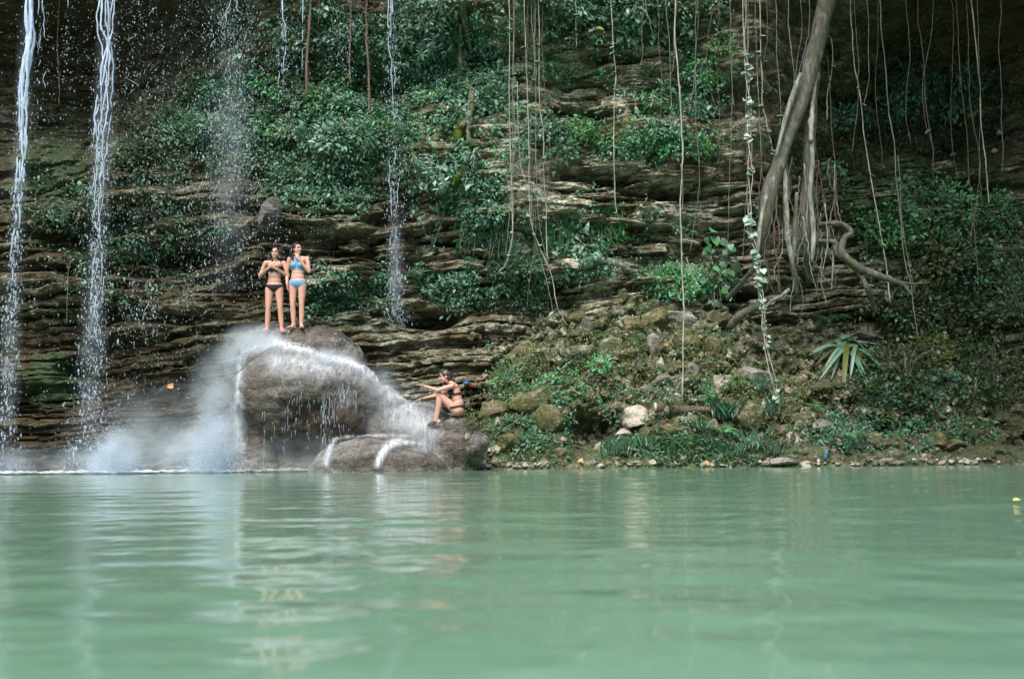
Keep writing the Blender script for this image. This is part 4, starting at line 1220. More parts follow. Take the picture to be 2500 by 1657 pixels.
# rubble strewn over the bank, too small to tell apart
rv = []
for i in range(750):
    a, b = kr.uniform(1140, 2350), kr.uniform(770, 1130)
    p, n_ = hit(a, b)
    if p[1] > 21.6 or p[2] > 3.6: continue
    v, f = ico(1)
    v = v * (1 + .35 * kr.normal(size=(len(v), 1))) * kr.uniform(.02, .085) * kr.uniform(.6, 1.3, 3)
    rv.append((v + p, [f]))
v, fs = join(rv)
tag(link('rubble', mesh_np('rubble', v, fs, [M['slab']], False)), 'small broken rubble strewn over the bank', kind='stuff')
# log with a pale cut end
a, b = hit(1600, 994)[0] + [0, -.12, 0], hit(1752, 1006)[0] + [0, -.05, .05]
log = empty('log', a); tag(log, 'dark fallen log with a pale cut end lying on the bank', 'log')
c = catmull([np.zeros(3), (b - a) * .5 + [0, 0, -.03], b - a], 14)
v, fs = tube(c, np.linspace(.085, .06, 14), 9, .2, 3)
link('bark', mesh_np('bark', v, fs, [M['vine_brown']]), log)
v, fs = tube([(-.035, 0, 0), (.0, 0, 0)], .082, 9, .1, 3)
link('cut_end', mesh_np('cut_end', v, fs, [M['cut_wood']]), log)
# thin dead sticks
for (a, b, c_, d_, lb) in [(2072, 1005, 2108, 955, 'thin dead stick leaning under the strap leaves'), (2160, 1040, 2225, 1035, 'grey stick lying beside a small bright fern'),
                           (2205, 1008, 2250, 990, 'forked dry twig on the dark right bank'), (2038, 998, 2052, 970, 'short dry twig below the strap leaved plant'), (1948, 905, 1990, 925, 'dry twig left of the strap leaved plant')]:
    p, q_ = hit(a, b)[0] + [0, -.06, 0], hit(c_, d_)[0] + [0, -.10, .03]
    v, fs = tube(catmull([np.zeros(3), (q_ - p) * .5 + [0, 0, .02], q_ - p], 7), np.linspace(.012, .006, 7), 5)
    tag(link('stick', mesh_np('stick', v, fs, [VM]), None, p), lb, 'stick', 'sticks on the bank')
# fallen leaves
def leaf_obj(p, size, mt, label, face=(0, -.6, .8), group='fallen leaves'):
    o = link('fallen_leaf', heart_mesh(mt))
    z = Vector(face).normalized(); x = Vector((kr.normal(), -.3, -.2)); x = (x - z * x.dot(z)).normalized(); y = z.cross(x)
    o.matrix_world = Matrix.Translation(Vector(p)) @ Matrix((x, y, z)).transposed().to_4x4() @ Matrix.Diagonal((size, size, size, 1))
    tag(o, label, 'leaf', group)
for (a, b, s_, mt, lb) in [(424, 940, .15, 'orange_leaf', 'single orange leaf stuck to the wet rock left of the boulder'), (1683, 955, .12, 'yellow_leaf', 'yellow leaf on the mound above the log'),
                           (1768, 948, .12, 'orange_leaf', 'orange leaf on the mound above the right end of the log'), (1256, 1082, .11, 'yellow_leaf', 'yellow leaf near the waterline on the mossy rock'),
                           (1728, 1130, .10, 'orange_leaf', 'orange leaf at the waterline under the mossy ledge'), (1422, 1128, .10, 'orange_leaf', 'orange leaf at the waterline below the dark cave'),
                           (1625, 842, .09, 'orange_leaf', 'pale orange leaf beside the upright stone'), (1270, 968, .08, 'orange_leaf', 'small orange leaf on the left flank of the mound')]:
    p, n_ = hit(a, b)
    leaf_obj(p + n_ * .04, s_, M[mt], lb, (0, -.9, .4))
p = P(2488, 1228, 5.2); p = CAM + ray(2488, 1228) * (.245 / -ray(2488, 1228)[2])
leaf_obj(p + np.array([0, 0, .02]), .035 * 1, M['yellow_leaf'], 'yellow leaf floating on the water at the right edge', (0, -.3, 1))
# teal bottle stuck in the shore
p, n_ = hit(2011, 1112)
bt = empty('bottle', p + np.array([0, -.05, -.06]), 0); bt.rotation_euler = (0, .3, 0); bt.scale = (.75, .75, .8)
tag(bt, 'blue green bottle standing among the stones at the waterline', 'bottle')
prof = np.array([(0, .045), (.02, .05), (.16, .05), (.22, .022), (.25, .02)])
v, fs = tube([(0, 0, z_) for z_, r_ in prof], prof[:, 1], 10)
link('body', mesh_np('body', v, fs, [M['teal_plastic']]), bt)
v, fs = tube([(0, 0, .25), (0, 0, .28)], .024, 10)
link('cap', mesh_np('cap', v, fs, [M['teal_plastic']]), bt)
# ------------------------------------------------------------------ falling water
wr = np.random.default_rng(77)
OV, OF = (np.array([(1, 0, 0), (-1, 0, 0), (0, 1, 0), (0, -1, 0), (0, 0, 1), (0, 0, -1)], float),
          np.array([(0, 2, 4), (2, 1, 4), (1, 3, 4), (3, 0, 4), (2, 0, 5), (1, 2, 5), (3, 1, 5), (0, 3, 5)]))
def drops(pos, rad, stretch):
    pos = np.asarray(pos); n = len(pos)
    rad = np.broadcast_to(rad, (n,)); stretch = np.broadcast_to(stretch, (n,))
    s = np.stack([rad, rad, rad * stretch], 1)
    v = pos[:, None] + OV[None] * s[:, None]
    return v.reshape(-1, 3), [(np.arange(n)[:, None, None] * 6 + OF[None]).reshape(-1, 3)]
def stream(label, pts, widths, breaks, nstr, ndrop, Y, rstr=.022, rdrop=(.008, .02), spread=1.0, group='white streams of the waterfall', top=True):
    """pts: the centre line in the photo; widths in photo pixels; breaks 0..1 how far the strands have come apart"""
    q = np.array([P(a, b, Y) for a, b in pts])
    wd = list(widths); br = list(breaks)
    if top:
        q = np.vstack([q[0] + [0, .35, 11.6 - q[0][2]], q]); wd = [wd[0]] + wd; br = [0] + br
    L = np.linalg.norm(np.diff(q, axis=0), axis=1).sum()
    n = int(L * 14)
    c = catmull(q, n)
    u = np.linspace(0, 1, n)
    wd = np.interp(u, np.linspace(0, 1, len(wd)), wd) / 124
    br = np.interp(u, np.linspace(0, 1, len(br)), br)
    root = empty('waterfall_stream', c[-1]); o_ = c[-1]
    parts = []
    t = np.arange(n) / 14
    for k in range(nstr):
        s0 = wr.uniform(0, 90)
        off = (k + .5) / nstr - .5 if nstr > 1 else 0
        x = (off * .8 + .5 * perlin(t * .7, s0, .3) + .22 * perlin(t * 4.5, s0, 1.3) * (.3 + br)) * wd
        y = .6 * wd * perlin(t * .8, s0, 4.1)
        pth = c + np.stack([x, y, 0 * x], 1)
        r = rstr * (1 - .72 * br) * (1 + .45 * perlin(t * 6, s0, 2.2) + .4 * perlin(t * 1.6, s0, 6.2))
        alive = (perlin(t * 2.6, s0, 8.8) + .35 * perlin(t * 9, s0, 9.8)) > (-1.0 + 1.25 * br)
        r = np.clip(r, .004, 1)
        i = 0
        while i < n:
            if alive[i]:
                j = i
                while j + 1 < n and alive[j + 1]: j += 1
                if j - i >= 2:
                    rr = r[i:j + 1].copy(); rr[0] *= .3; rr[-1] *= .3
                    parts.append(tube(pth[i:j + 1] - o_, rr, 6))
                i = j + 1
            else:
                i += 1
    if parts:
        v, fs = join(parts)
        tag(link('strand', mesh_np('strand', v, fs, [M['white_water']]), root), kind='stuff')
    w_ = .15 + br
    idx = wr.choice(n, ndrop, p=w_ / w_.sum())
    pos = c[idx] + np.stack([wr.normal(0, .42 * spread, ndrop) * wd[idx] * (.7 + .6 * br[idx]), wr.normal(0, .5, ndrop) * wd[idx], wr.normal(0, .06, ndrop)], 1)
    cl = perlin(pos[:, 0] * 7, pos[:, 2] * 4, 3.1)
    pos = pos[cl > -.35]
    v, fs = drops(pos - o_, wr.uniform(rdrop[0], rdrop[1], len(pos)) * .85 * (.55 + .8 * wr.random(len(pos)) ** 3), wr.uniform(1.1, 3.2, len(pos)))
    tag(link('droplet', mesh_np('droplet', v, fs, [M['drops']]), root), kind='stuff')
    return tag(root, label, 'waterfall', group)
stream('thick white stream falling down the left edge', [(72, -10), (66, 120), (56, 260), (48, 420), (40, 520), (30, 680), (22, 820), (14, 960), (8, 1140)], [30, 26, 20, 18, 16, 18, 20, 24, 40],
       [.02, .08, .4, .68, .82, .92, .98, 1.0, 1.1], 5, 1700, 17.65, .028)
stream('white double stream falling second from the left edge', [(262, -10), (258, 120), (250, 260), (244, 380), (238, 500), (236, 640), (230, 780), (224, 900), (218, 1040), (216, 1140)], [44, 42, 34, 28, 26, 28, 34, 40, 46, 60],
       [.08, .15, .4, .6, .7, .8, .9, 1.0, 1.05, 1.1], 6, 2200, 17.7, .0155)
stream('wisps of water just right of the left edge stream', [(104, -10), (98, 120), (92, 260), (90, 340)], [30, 30, 40, 44], [.55, .7, .95, 1.1], 3, 260, 17.8, .012, (.006, .014))
stream('thin string of drops between the two big streams', [(168, -10), (165, 120), (163, 220)], [16, 18, 22], [.6, .9, 1.1], 1, 130, 17.9, .010, (.006, .013))
stream('loose curtain of drops right of the double stream', [(345, -10), (342, 120), (338, 260), (345, 420), (350, 560)], [90, 110, 120, 130, 130], [.85, 1, 1.1, 1.1, 1.1], 3, 1000, 18.2, .009, (.006, .016))
stream('wide pale curtain of drops falling over the foliage', [(560, -10), (562, 120), (565, 260), (560, 380), (556, 520), (560, 700)], [75, 70, 75, 85, 110, 130], [.75, .95, 1.1, 1.1, 1.1, 1.1], 4, 3200, 18.6, .010, (.006, .016))
stream('broken string of drops above the standing women', [(690, -10), (694, 80), (690, 170), (688, 255)], [14, 16, 18, 22], [.5, .65, .8, .9], 2, 300, 18.9, .014, (.007, .018))
stream('short straight water thread right of the broken string', [(740, -10), (739, 90), (738, 230)], [5, 5, 6], [.2, .45, .9], 1, 50, 19.0, .010, (.006, .012))
stream('faint dripping curtain below the wet brown roots', [(840, -10), (842, 120), (840, 230)], [46, 44, 50], [.9, 1.0, 1.1], 2, 420, 18.9, .008, (.005, .012))
stream('thin waterfall sliding down the cliff right of the women', [(953, -10), (955, 120), (962, 260), (965, 400), (962, 520), (964, 640), (966, 720), (968, 790)], [14, 18, 36, 34, 26, 24, 30, 36],
       [.35, .6, .85, .8, .8, .85, .85, .8], 3, 1700, 19.55, .012, (.006, .016))
stream('small spatter of drops left of the boulder', [(348, 690), (346, 760), (344, 830)], [34, 40, 50], [1, 1.1, 1.1], 1, 220, 18.0, .01, (.007, .016), top=False)
# drops scattered in the air
n = 15000
px = np.concatenate([wr.normal(430, 300, n * 2 // 3), wr.uniform(0, 1000, n // 3)]); py = wr.uniform(-40, 1100, len(px))
keep = (px > 2) & (px < 1010) & (wr.random(len(px)) < np.clip(1.1 - np.abs(px - 430) / 700 - py / 2600, .08, 1))
px, py = px[keep], py[keep]
keep = (perlin(px / 40, py / 60, 1.7) + .5 * perlin(px / 12, py / 20, 6.7)) > -.2
px, py = px[keep], py[keep]
dp = np.array([P(a, b, wr.uniform(17.2, 18.9)) for a, b in zip(px, py)])
v, fs = drops(dp, wr.uniform(.003, .0105, len(dp)) * (.6 + .7 * wr.random(len(dp)) ** 3), wr.uniform(1.0, 2.6, len(dp)))
tag(link('falling_drops', mesh_np('falling_drops', v, fs, [M['drops']])), 'countless drops of water scattered in the air in front of the left cliff', kind='stuff')

# sheets of running water lying on the boulders
wsheet = []
def sheet(name, pts, half, amount, off=.03, nv=15, side=1.0, parent=None):
    c = catmull([(a, b, 0) for a, b in pts], 16 * len(pts))[:, :2]
    d = np.gradient(c, axis=0); d /= np.linalg.norm(d, axis=1)[:, None]
    nrm = np.stack([-d[:, 1], d[:, 0]], 1)
    hw = np.interp(np.linspace(0, 1, len(c)), np.linspace(0, 1, len(half)), half)
    am = np.interp(np.linspace(0, 1, len(c)), np.linspace(0, 1, len(amount)), amount)
    am = am * np.minimum(1, np.minimum(np.arange(len(c)), np.arange(len(c))[::-1]) / 6)
    s = np.linspace(-1, 1, nv)
    V, A, prev = [], [], None
    for i in range(len(c)):
        for k, t_ in enumerate(s):
            g = c[i] + nrm[i] * t_ * hw[i]
            p, nn = hit(g[0], g[1])
            a_ = am[i] * (1 - abs(t_)) ** 1.2
            if p[1] > 19.7: a_ *= .0
            V.append(p + nn * off); A.append(a_)
    V, A = np.array(V), np.array(A)
    f = grid_faces(nv, len(c))
    e = np.max([np.linalg.norm(V[f[:, i]] - V[f[:, (i + 1) % 4]], axis=1) for i in range(4)], axis=0)
    f = f[e < .45]
    me = mesh_np(name, V, [f], [M['veil']])
    attr(me, 'veil', A)
    return tag(link(name, me, parent), kind='stuff')
G = 'sheets of running water on the boulders'
tag(sheet('running_water', [(594, 868), (603, 856), (631, 849), (675, 843), (720, 850)], [16, 22, 26, 26, 14], [1.1, 1.1, 1, .8, .5]), 'white water spilling over the left shoulder of the boulder', 'running water', G)
tag(sheet('running_water', [(655, 828), (694, 843), (738, 855), (781, 869), (828, 882), (872, 896), (902, 914), (922, 934), (940, 953), (965, 970), (1010, 982)], [12, 15, 15, 14, 15, 16, 17, 18, 18, 16, 12], [.8, 1.1, 1.0, .85, 1.1, 1.2, 1.1, 1, .95, .8, .5]),
    'long white line of water running down the right crest of the boulder', 'running water', G)
tag(sheet('running_water', [(597, 800), (588, 830), (580, 860), (575, 900)], [16, 18, 18, 16], [.8, .8, .7, .5]), 'white water slipping off beside the left woman', 'running water', G)
tag(sheet('running_water', [(596, 866), (588, 900), (584, 960), (582, 1030), (580, 1120)], [14, 16, 18, 24, 30], [1, .9, .8, .8, .9]), 'white water falling down the left edge of the boulder', 'running water', G)
tag(sheet('running_water', [(640, 880), (740, 890), (850, 905), (900, 930)], [40, 50, 46, 30], [.5, .6, .5, .4], .02), 'thin glaze of water over the front of the dome', 'running water', G)
tag(sheet('running_water', [(975, 985), (1010, 1010), (1040, 1060), (1030, 1110)], [50, 56, 50, 40], [.5, .75, .65, .5], .02), 'thin film of water on the slope left of the seated woman', 'running water', G)
tag(sheet('running_water', [(940, 960), (955, 1000), (970, 1050)], [30, 44, 40], [.6, .6, .5], .02), 'thin film of water under the right crest', 'running water', G)
tag(sheet('running_water', [(826, 1062), (812, 1084), (804, 1110), (796, 1143)], [8, 10, 12, 12], [.8, .8, .8, .7]), 'short white trickle at the left end of the low boulder', 'running water', G)
tag(sheet('running_water', [(806, 1070), (870, 1064), (950, 1064), (1013, 1066)], [6, 7, 7, 6], [.6, .7, .7, .5]), 'white rim of water along the top of the low boulder', 'running water', G)
tag(sheet('running_water', [(1036, 1086), (1000, 1080), (965, 1082), (942, 1096), (928, 1118), (918, 1145)], [7, 11, 14, 14, 13, 12], [.6, 1.1, 1.3, 1.2, 1.1, .9]), 'bright white arc of water curling over the low boulder', 'running water', G)
# fine strings dripping from the overhang of the dome
parts = []
for i in range(150):
    a = wr.choice([wr.uniform(700, 880), wr.uniform(785, 850), wr.uniform(640, 900)])
    b = 955 + 16 * math.sin(a * .05) + wr.uniform(-10, 14) + (40 if a < 700 else 0)
    p, n_ = hit(a, b)
    L = wr.uniform(.35, 1.0)
    m_ = int(L * 16) + 4
    t = np.linspace(0, 1, m_)
    c = p + np.stack([.012 * perlin(t * 6, i, .4), -.06 + 0 * t, -t * L], 1)
    alive = perlin(t * 11, i * 3.3, 2.0) > 0.0
    k = 0
    while k < m_:
        if alive[k]:
            j = k
            while j + 1 < m_ and alive[j + 1]: j += 1
            if j - k >= 1: parts.append(tube(c[k:j + 1], wr.uniform(.002, .0042), 4))
            k = j + 1
        else: k += 1
v, fs = join(parts)
tag(link('dripping_water', mesh_np('dripping_water', v, fs, [M['drops']])), 'fine strings of water dripping from the overhang of the big boulder', kind='stuff')

# spray thrown up where the streams land
def spray(label, px, py, Y, rx, rz, n, r0=.003, r1=.011):
    c = P(px, py, Y); c[2] = 0.0
    a = wr.normal(0, .45, n) * rx; h = np.abs(wr.normal(0, .5, n)) * rz * np.exp(-(a / rx) ** 2)
    pos = np.stack([a, wr.normal(0, .22, n), h], 1)
    v, fs = drops(pos, wr.uniform(r0, r1, n) * wr.random(n) ** .7, wr.uniform(.8, 1.3, n))
    tag(link('spray', mesh_np('spray', v, fs, [M['white_water']]), None, c), label, kind='stuff')
spray('white spray where the fan of water lands left of the boulder', 525, 1150, 17.3, .55, 1.15, 15000)
spray('white spray where the double stream lands', 275, 1150, 17.4, .5, .8, 8000)
spray('spray where the left edge stream lands', 30, 1150, 17.4, .45, .45, 700)
# foam lying along the foot of the falls
n1, n2 = 260, 9
V, A = [], []
for i in range(n1):
    a = -60 + i * 1110 / n1
    for k in range(n2):
        s = k / (n2 - 1)
        c = P(a, 1150, 17.05 + s * .9)
        V.append((c[0], c[1] + .06 * perlin(i * .15, k * .4, 4.0), .022 + .05 * max(0, perlin(i * .22, k * .5, 1.0)) + .03 * math.sin(s * 3.14)))
        A.append(min(1, 1.3 * math.sin(s * 3.14) * (1.0 if a < 640 else .45)) * min(1, (n1 - i) / 40))
fme = mesh_np('foam', np.array(V), [grid_faces(n2, n1)], [M['foam']])
attr(fme, 'veil', A)
tag(link('foam', fme), 'white foam line on the pool at the foot of the falls', kind='stuff')
# mist
v0, f0 = ico(2)
def mist(label, px, py, Y, r, dens, nscale=1.6, thr=(.3, .72), power=1.3):
    c = P(px, py, Y)
    me = mesh_np('mist', v0 * 1.03, [f0], [mist_material('mist_air', dens, nscale, *thr, power)])
    o = link('mist', me, None, c)
    o.scale = r
    return tag(o, label, kind='stuff')
mist('fan of mist beside the feet of the left woman', 570, 868, 17.7, (.42, .4, .55), 7.0, 2.6, (.3, .75), 1.8)
mist('fan of mist falling left of the boulder', 538, 985, 17.5, (.72, .5, 1.25), 7.0, 2.0, (.32, .75), 1.7)
mist('dense plume of mist at the left foot of the boulder', 540, 1090, 17.3, (.42, .35, .62), 44, 3.2, (.35, .75), 1.8)
mist('wide plume of mist left of the boulder foot', 490, 1110, 17.3, (.85, .5, .62), 13, 2.6, (.35, .75), 1.8)
mist('plume of mist where the double stream lands', 285, 1108, 17.4, (.5, .4, .55), 26, 3.0, (.35, .75), 1.8)
mist('wide plume of mist round the landing double stream', 250, 1130, 17.4, (1.1, .5, .5), 5, 2.4, (.35, .75), 1.8)
mist('low mist drifting between the falls and the boulder', 400, 1080, 17.6, (2.1, .6, 1.3), 2.6, 1.3, (.3, .75), 1.7)
mist('low mist at the left edge', 60, 1130, 17.5, (1.5, .5, .4), 2.4, 1.8, (.3, .75), 1.7)
mist('thin mist over the top of the boulder', 625, 828, 17.7, (.7, .5, .36), 11, 2.6, (.32, .75), 1.7)
mist('thin mist along the right crest of the boulder', 800, 872, 17.3, (.75, .35, .26), 6, 2.6, (.32, .75), 1.7)
mist('thin mist where the crest drops to the sloping boulder', 930, 940, 17.3, (.5, .35, .42), 6, 2.6, (.32, .75), 1.7)
mist('thin mist on the slope left of the seated woman', 985, 1025, 17.0, (.85, .35, .8), 3.2, 1.8, (.3, .75), 1.7)
mist('veil of mist low in front of the boulder', 760, 1120, 16.8, (1.8, .35, .5), 3.0, 1.8, (.3, .75), 1.7)
mist('veil of mist over the upper face of the dome', 690, 890, 16.7, (1.0, .3, .5), 1.3, 1.8, (.3, .75), 1.7)
mist('faint mist in the wide curtain of drops', 560, 400, 18.5, (.55, .4, 3.2), 1.0, 1.8, (.35, .75), 1.5)
mist('fine spray round the upper left edge stream', 52, 330, 17.65, (.22, .18, 3.6), 1.6, 3.0, (.3, .75), 1.4)
mist('fine spray round the lower left edge stream', 24, 900, 17.65, (.26, .2, 2.4), 1.6, 3.0, (.3, .75), 1.4)
mist('fine spray round the upper double stream', 252, 330, 17.7, (.28, .2, 3.6), 1.6, 3.0, (.3, .75), 1.4)
mist('fine spray round the lower double stream', 226, 860, 17.7, (.32, .22, 2.6), 1.8, 3.0, (.3, .75), 1.4)
mist('faint mist around the thin waterfall', 966, 640, 19.3, (.22, .25, 1.4), 3.0, 3.0, (.35, .75), 1.5)

# ------------------------------------------------------------------ people
def cone(a, b, ra, rb, rings=7, sides=12):
    a, b = np.asarray(a, float), np.asarray(b, float)
    d = b - a; L = np.linalg.norm(d) + 1e-9; d = d / L
    ref = np.array([1, 0, 0]) if abs(d[0]) < .8 else np.array([0, 1, 0])
    x = np.cross(d, ref); x /= np.linalg.norm(x); y = np.cross(d, x)
    th = np.linspace(0, 2 * math.pi, sides, endpoint=False)
    prof = [(-ra * math.cos(t), ra * math.sin(t)) for t in np.linspace(.15, math.pi / 2, 4)] + [(L * s, ra + (rb - ra) * s) for s in np.linspace(.1, .9, rings)] + [(L + rb * math.sin(t), rb * math.cos(t)) for t in np.linspace(0, math.pi / 2 - .15, 4)]
    v = np.concatenate([a + d * h + (x[None] * np.cos(th)[:, None] + y[None] * np.sin(th)[:, None]) * r for h, r in prof])
    n = len(prof); i = np.arange(n * sides).reshape(n, sides)
    f = np.stack([i[:-1], np.roll(i[:-1], -1, 1), np.roll(i[1:], -1, 1), i[1:]], -1).reshape(-1, 4)
    return v, [f[:, ::-1], i[0][None, :], i[-1][::-1][None, :]]
def frame(zdir, xdir=(1, 0, 0)):
    z = np.asarray(zdir, float); z /= np.linalg.norm(z)
    x = np.asarray(xdir, float); x = x - z * (x @ z); x /= np.linalg.norm(x)
    return np.stack([x, np.cross(z, x), z], 1)
class Body:
    def __init__(s): s.parts = []; s.prim = []
    def cone(s, a, b, ra, rb, g):
        s.parts.append(cone(a, b, ra, rb)); s.prim.append(('c', np.asarray(a, float), np.asarray(b, float), ra, rb, g))
    def ell(s, c, r, g, R=None):
        s.parts.append(ell(c, r, R)); s.prim.append(('e', np.asarray(c, float), np.asarray(r, float), np.eye(3) if R is None else R, 0, g))
    def groups(s, v):
        best = np.full(len(v), 1e9); gi = np.empty(len(v), object)
        for p in s.prim:
            if p[0] == 'c':
                ab = p[2] - p[1]; t = np.clip(((v - p[1]) @ ab) / (ab @ ab), 0, 1)
                d = np.linalg.norm(v - p[1] - t[:, None] * ab, axis=1) - (p[3] + (p[4] - p[3]) * t)
            else:
                q = (v - p[1]) @ p[3] / p[2]
                l = np.linalg.norm(q, axis=1); d = (l - 1) * p[2].min()
            m_ = d < best; best[m_] = d[m_]; gi[m_] = p[5]
        return gi
    def hand(s, w, d, palm, thumb, curl=.5, g='hand'):
        d, palm, thumb = [np.asarray(q, float) / np.linalg.norm(q) for q in (d, palm, thumb)]
        R = np.stack([thumb, palm, d], 1)
        c = w + d * .045
        s.ell(c, (.040, .016, .052), g, R)
        for i, L in enumerate((.068, .076, .070, .055)):
            base = w + d * .082 + thumb * (.029 - .0195 * i)
            k1 = d * math.cos(curl * .6) + palm * math.sin(curl * .6); k2 = d * math.cos(curl * 1.5) + palm * math.sin(curl * 1.5)
            m_ = base + k1 * L * .55
            s.cone(base - d * .015, m_, .0095, .0085, g); s.cone(m_, m_ + k2 * L * .5, .0085, .007, g)
        tb = w + d * .03 + thumb * .032
        t1 = tb + (thumb * .75 + d * .6 + palm * .2) * .035
        s.cone(tb, t1, .012, .010, g); s.cone(t1, t1 + (d * .9 + thumb * .25 + palm * .25) * .03, .010, .008, g)
    def foot(s, ank, fwd, g='foot'):
        fwd = np.asarray(fwd, float) / np.linalg.norm(fwd)
        dn = np.array([0, 0, -1.0]); dn = dn - fwd * (dn @ fwd); dn /= np.linalg.norm(dn)
        heel = ank + dn * .045 - fwd * .035; ball = ank + dn * .058 + fwd * .13
        s.cone(heel, ball, .033, .027, g)
        s.cone(ank, ball - fwd * .05, .036, .028, g)
        lat = np.cross(fwd, dn)
        for i in range(5):
            o = ball + lat * (.022 - .012 * i) * 1.0
            s.cone(o - fwd * .02, o + fwd * (.045 - .006 * abs(i - .5)), .014, .010, g)
    def head(s, c, R):
        """R columns: right, forward(-face) , up. face looks along -R[:,1]"""
        L = lambda x, y, z: c + R @ np.array([x, y, z])
        s.ell(L(0, .01, .025), (.073, .092, .085), 'head', R)
        s.ell(L(0, -.022, -.035), (.058, .066, .075), 'head', R)
        s.ell(L(0, -.062, -.088), (.026, .022, .022), 'head', R)       # chin
        s.cone(L(0, -.085, .008), L(0, -.103, -.030), .009, .013, 'head')   # nose
        for q in (-1, 1):
            s.ell(L(q * .073, .012, -.012), (.010, .020, .030), 'head', R)  # ears
            s.ell(L(q * .034, -.066, -.030), (.022, .018, .022), 'head', R)  # cheeks
            s.cone(L(q * .012, -.084, .022), L(q * .048, -.072, .020), .007, .006, 'head')  # brow
    def build(s, root, voxel=.0062):
        v, fs = join(s.parts)
        me = eval_remesh(mesh_np('body', v, fs), voxel, 5, .5)
        smooth_on(me); me.materials.clear(); me.materials.append(M['skin'])
        s.v, s.n, s.me = get_v(me), get_n(me), me
        s.g = s.groups(s.v)
        s.root = root
        return link('body', me, root)
    def cloth(s, name, mask, material, off=.007):
        fs = [p.vertices[:] for p in s.me.polygons if all(mask[i] for i in p.vertices)]
        ids = sorted({i for f in fs for i in f}); mp = {i: k for k, i in enumerate(ids)}
        n = len(ids)
        outer = s.v[ids] + s.n[ids] * off; inner = s.v[ids] - s.n[ids] * .002
        bm = bmesh.new()
        vs = [bm.verts.new(c) for c in np.vstack([outer, inner])]
        edges = {}
        for f in fs:
            k = [mp[i] for i in f]
            bm.faces.new([vs[i] for i in k])
            for a, b in zip(k, k[1:] + k[:1]): edges[(a, b)] = 1
        for (a, b) in edges:
            if (b, a) not in edges: bm.faces.new([vs[b], vs[a], vs[a + n], vs[b + n]])
        me = bpy.data.meshes.new(name); bm.to_mesh(me); bm.free()
        me.materials.append(material); smooth_on(me)
        return link(name, me, s.root)
    def face(s, c, R, smile=False):
        L = lambda x, y, z: c + R @ np.array([x, y, z])
        for q in (-1, 1):
            v, fs = ell(L(q * .030, -.0755, .002), (.013, .008, .0065), R, 2)
            link('eye', mesh_np('eye', v, fs, [M['eye']]), s.root)
            v, fs = tube([L(q * .012, -.088, .024), L(q * .030, -.090, .030), L(q * .050, -.076, .024)], .004, 5)
            link('eyebrow', mesh_np('eyebrow', v, fs, [M['hair']]), s.root)
        v, fs = ell(L(0, -.082, -.058), (.024, .010, .008), R, 2)
        link('mouth', mesh_np('mouth', v, fs, [M['lips']]), s.root)
        if smile:
            v, fs = ell(L(0, -.0885, -.057), (.018, .006, .0045), R, 2)
            link('teeth', mesh_np('teeth', v, fs, [M['teeth']]), s.root)
    def hair(s, c, R, locks, material, seed):
        r = np.random.default_rng(seed)
        L = lambda x, y, z: c + R @ np.array([x, y, z])
        ps = [ell(L(0, .022, .036), (.084, .092, .088), R), ell(L(0, .055, -.02), (.076, .06, .09), R)]
        for (a, b, ra, rb, cnt) in locks:
            a, b = np.array(a), np.array(b)
            for i in range(cnt):
                t = r.uniform(0, 1); rr = (ra + (rb - ra) * t)
                q = a + (b - a) * t + r.normal(size=3) * rr * .75
                ps.append(ell(c + R @ q, np.array([1, 1, 1.3]) * r.uniform(.018, .034), None, 2))
        v, fs = join(ps)
        me = eval_remesh(mesh_np('hair', v, fs), .009, 2, .4)
        v, n_ = get_v(me), get_n(me)
        set_v(me, v + n_ * (.008 * fbm(v[:, 0] * 38, v[:, 1] * 38, v[:, 2] * 16, 2))[:, None])
        smooth_on(me); me.materials.clear(); me.materials.append(material)
        link('hair', me, s.root)

def standing(J):
    """upright woman, z up from the soles, facing -y; J: overrides for arms and feet"""
    b = Body()
    b.ell((0, .005, .875), (.163, .112, .115), 'torso'); b.ell((0, .03, .83), (.150, .105, .09), 'torso')
    b.ell((0, 0, .97), (.128, .092, .12), 'torso'); b.ell((0, .0, 1.06), (.118, .085, .12), 'torso')
    b.ell((0, .005, 1.19), (.135, .092, .14), 'torso'); b.ell((0, .012, 1.29), (.145, .075, .075), 'torso')
    for q in (-1, 1):
        b.ell((q * .066, -.072, 1.205), (.060, .052, .056), 'torso')
        b.cone((q * .05, .01, 1.345), (q * .165, .01, 1.325), .040, .046, 'torso')
        b.ell((q * .070, .075, .845), (.078, .060, .075), 'torso')
        hx = q * .088
        K = np.array(J['knee'][0 if q < 0 else 1]); A = np.array(J['ankle'][0 if q < 0 else 1])
        b.cone((hx, .005, .82), (hx * .4 + K[0] * .6, -.005, .62), .087, .066, 'leg'); b.cone((hx * .4 + K[0] * .6, -.005, .62), K, .068, .050, 'leg')
        b.cone(K, K * .55 + A * .45 + [0, .018, 0], .049, .053, 'leg'); b.cone(K * .55 + A * .45 + [0, .018, 0], A, .053, .034, 'leg')
        b.foot(A, J['fwd'][0 if q < 0 else 1])
        S_, E, Wr = [np.array(J[k][0 if q < 0 else 1], float) for k in ('shoulder', 'elbow', 'wrist')]
        b.cone(S_, E, .046, .036, 'arm'); b.cone(E, E * .6 + Wr * .4, .037, .034, 'arm'); b.cone(E * .6 + Wr * .4, Wr, .034, .023, 'arm')
        hd, pl, th, cu = J['hand'][0 if q < 0 else 1]
        b.hand(Wr, hd, pl, th, cu)
    b.cone((0, .012, 1.33), np.array(J['head']) + [0, .012, -.06], .052, .048, 'neck')
    b.head(np.array(J['head'], float), J['R'])
    return b
def place(px, py, Y):
    p = P(px, py, Y)
    return np.array([p[0], p[1], drop(p[0], p[1])])

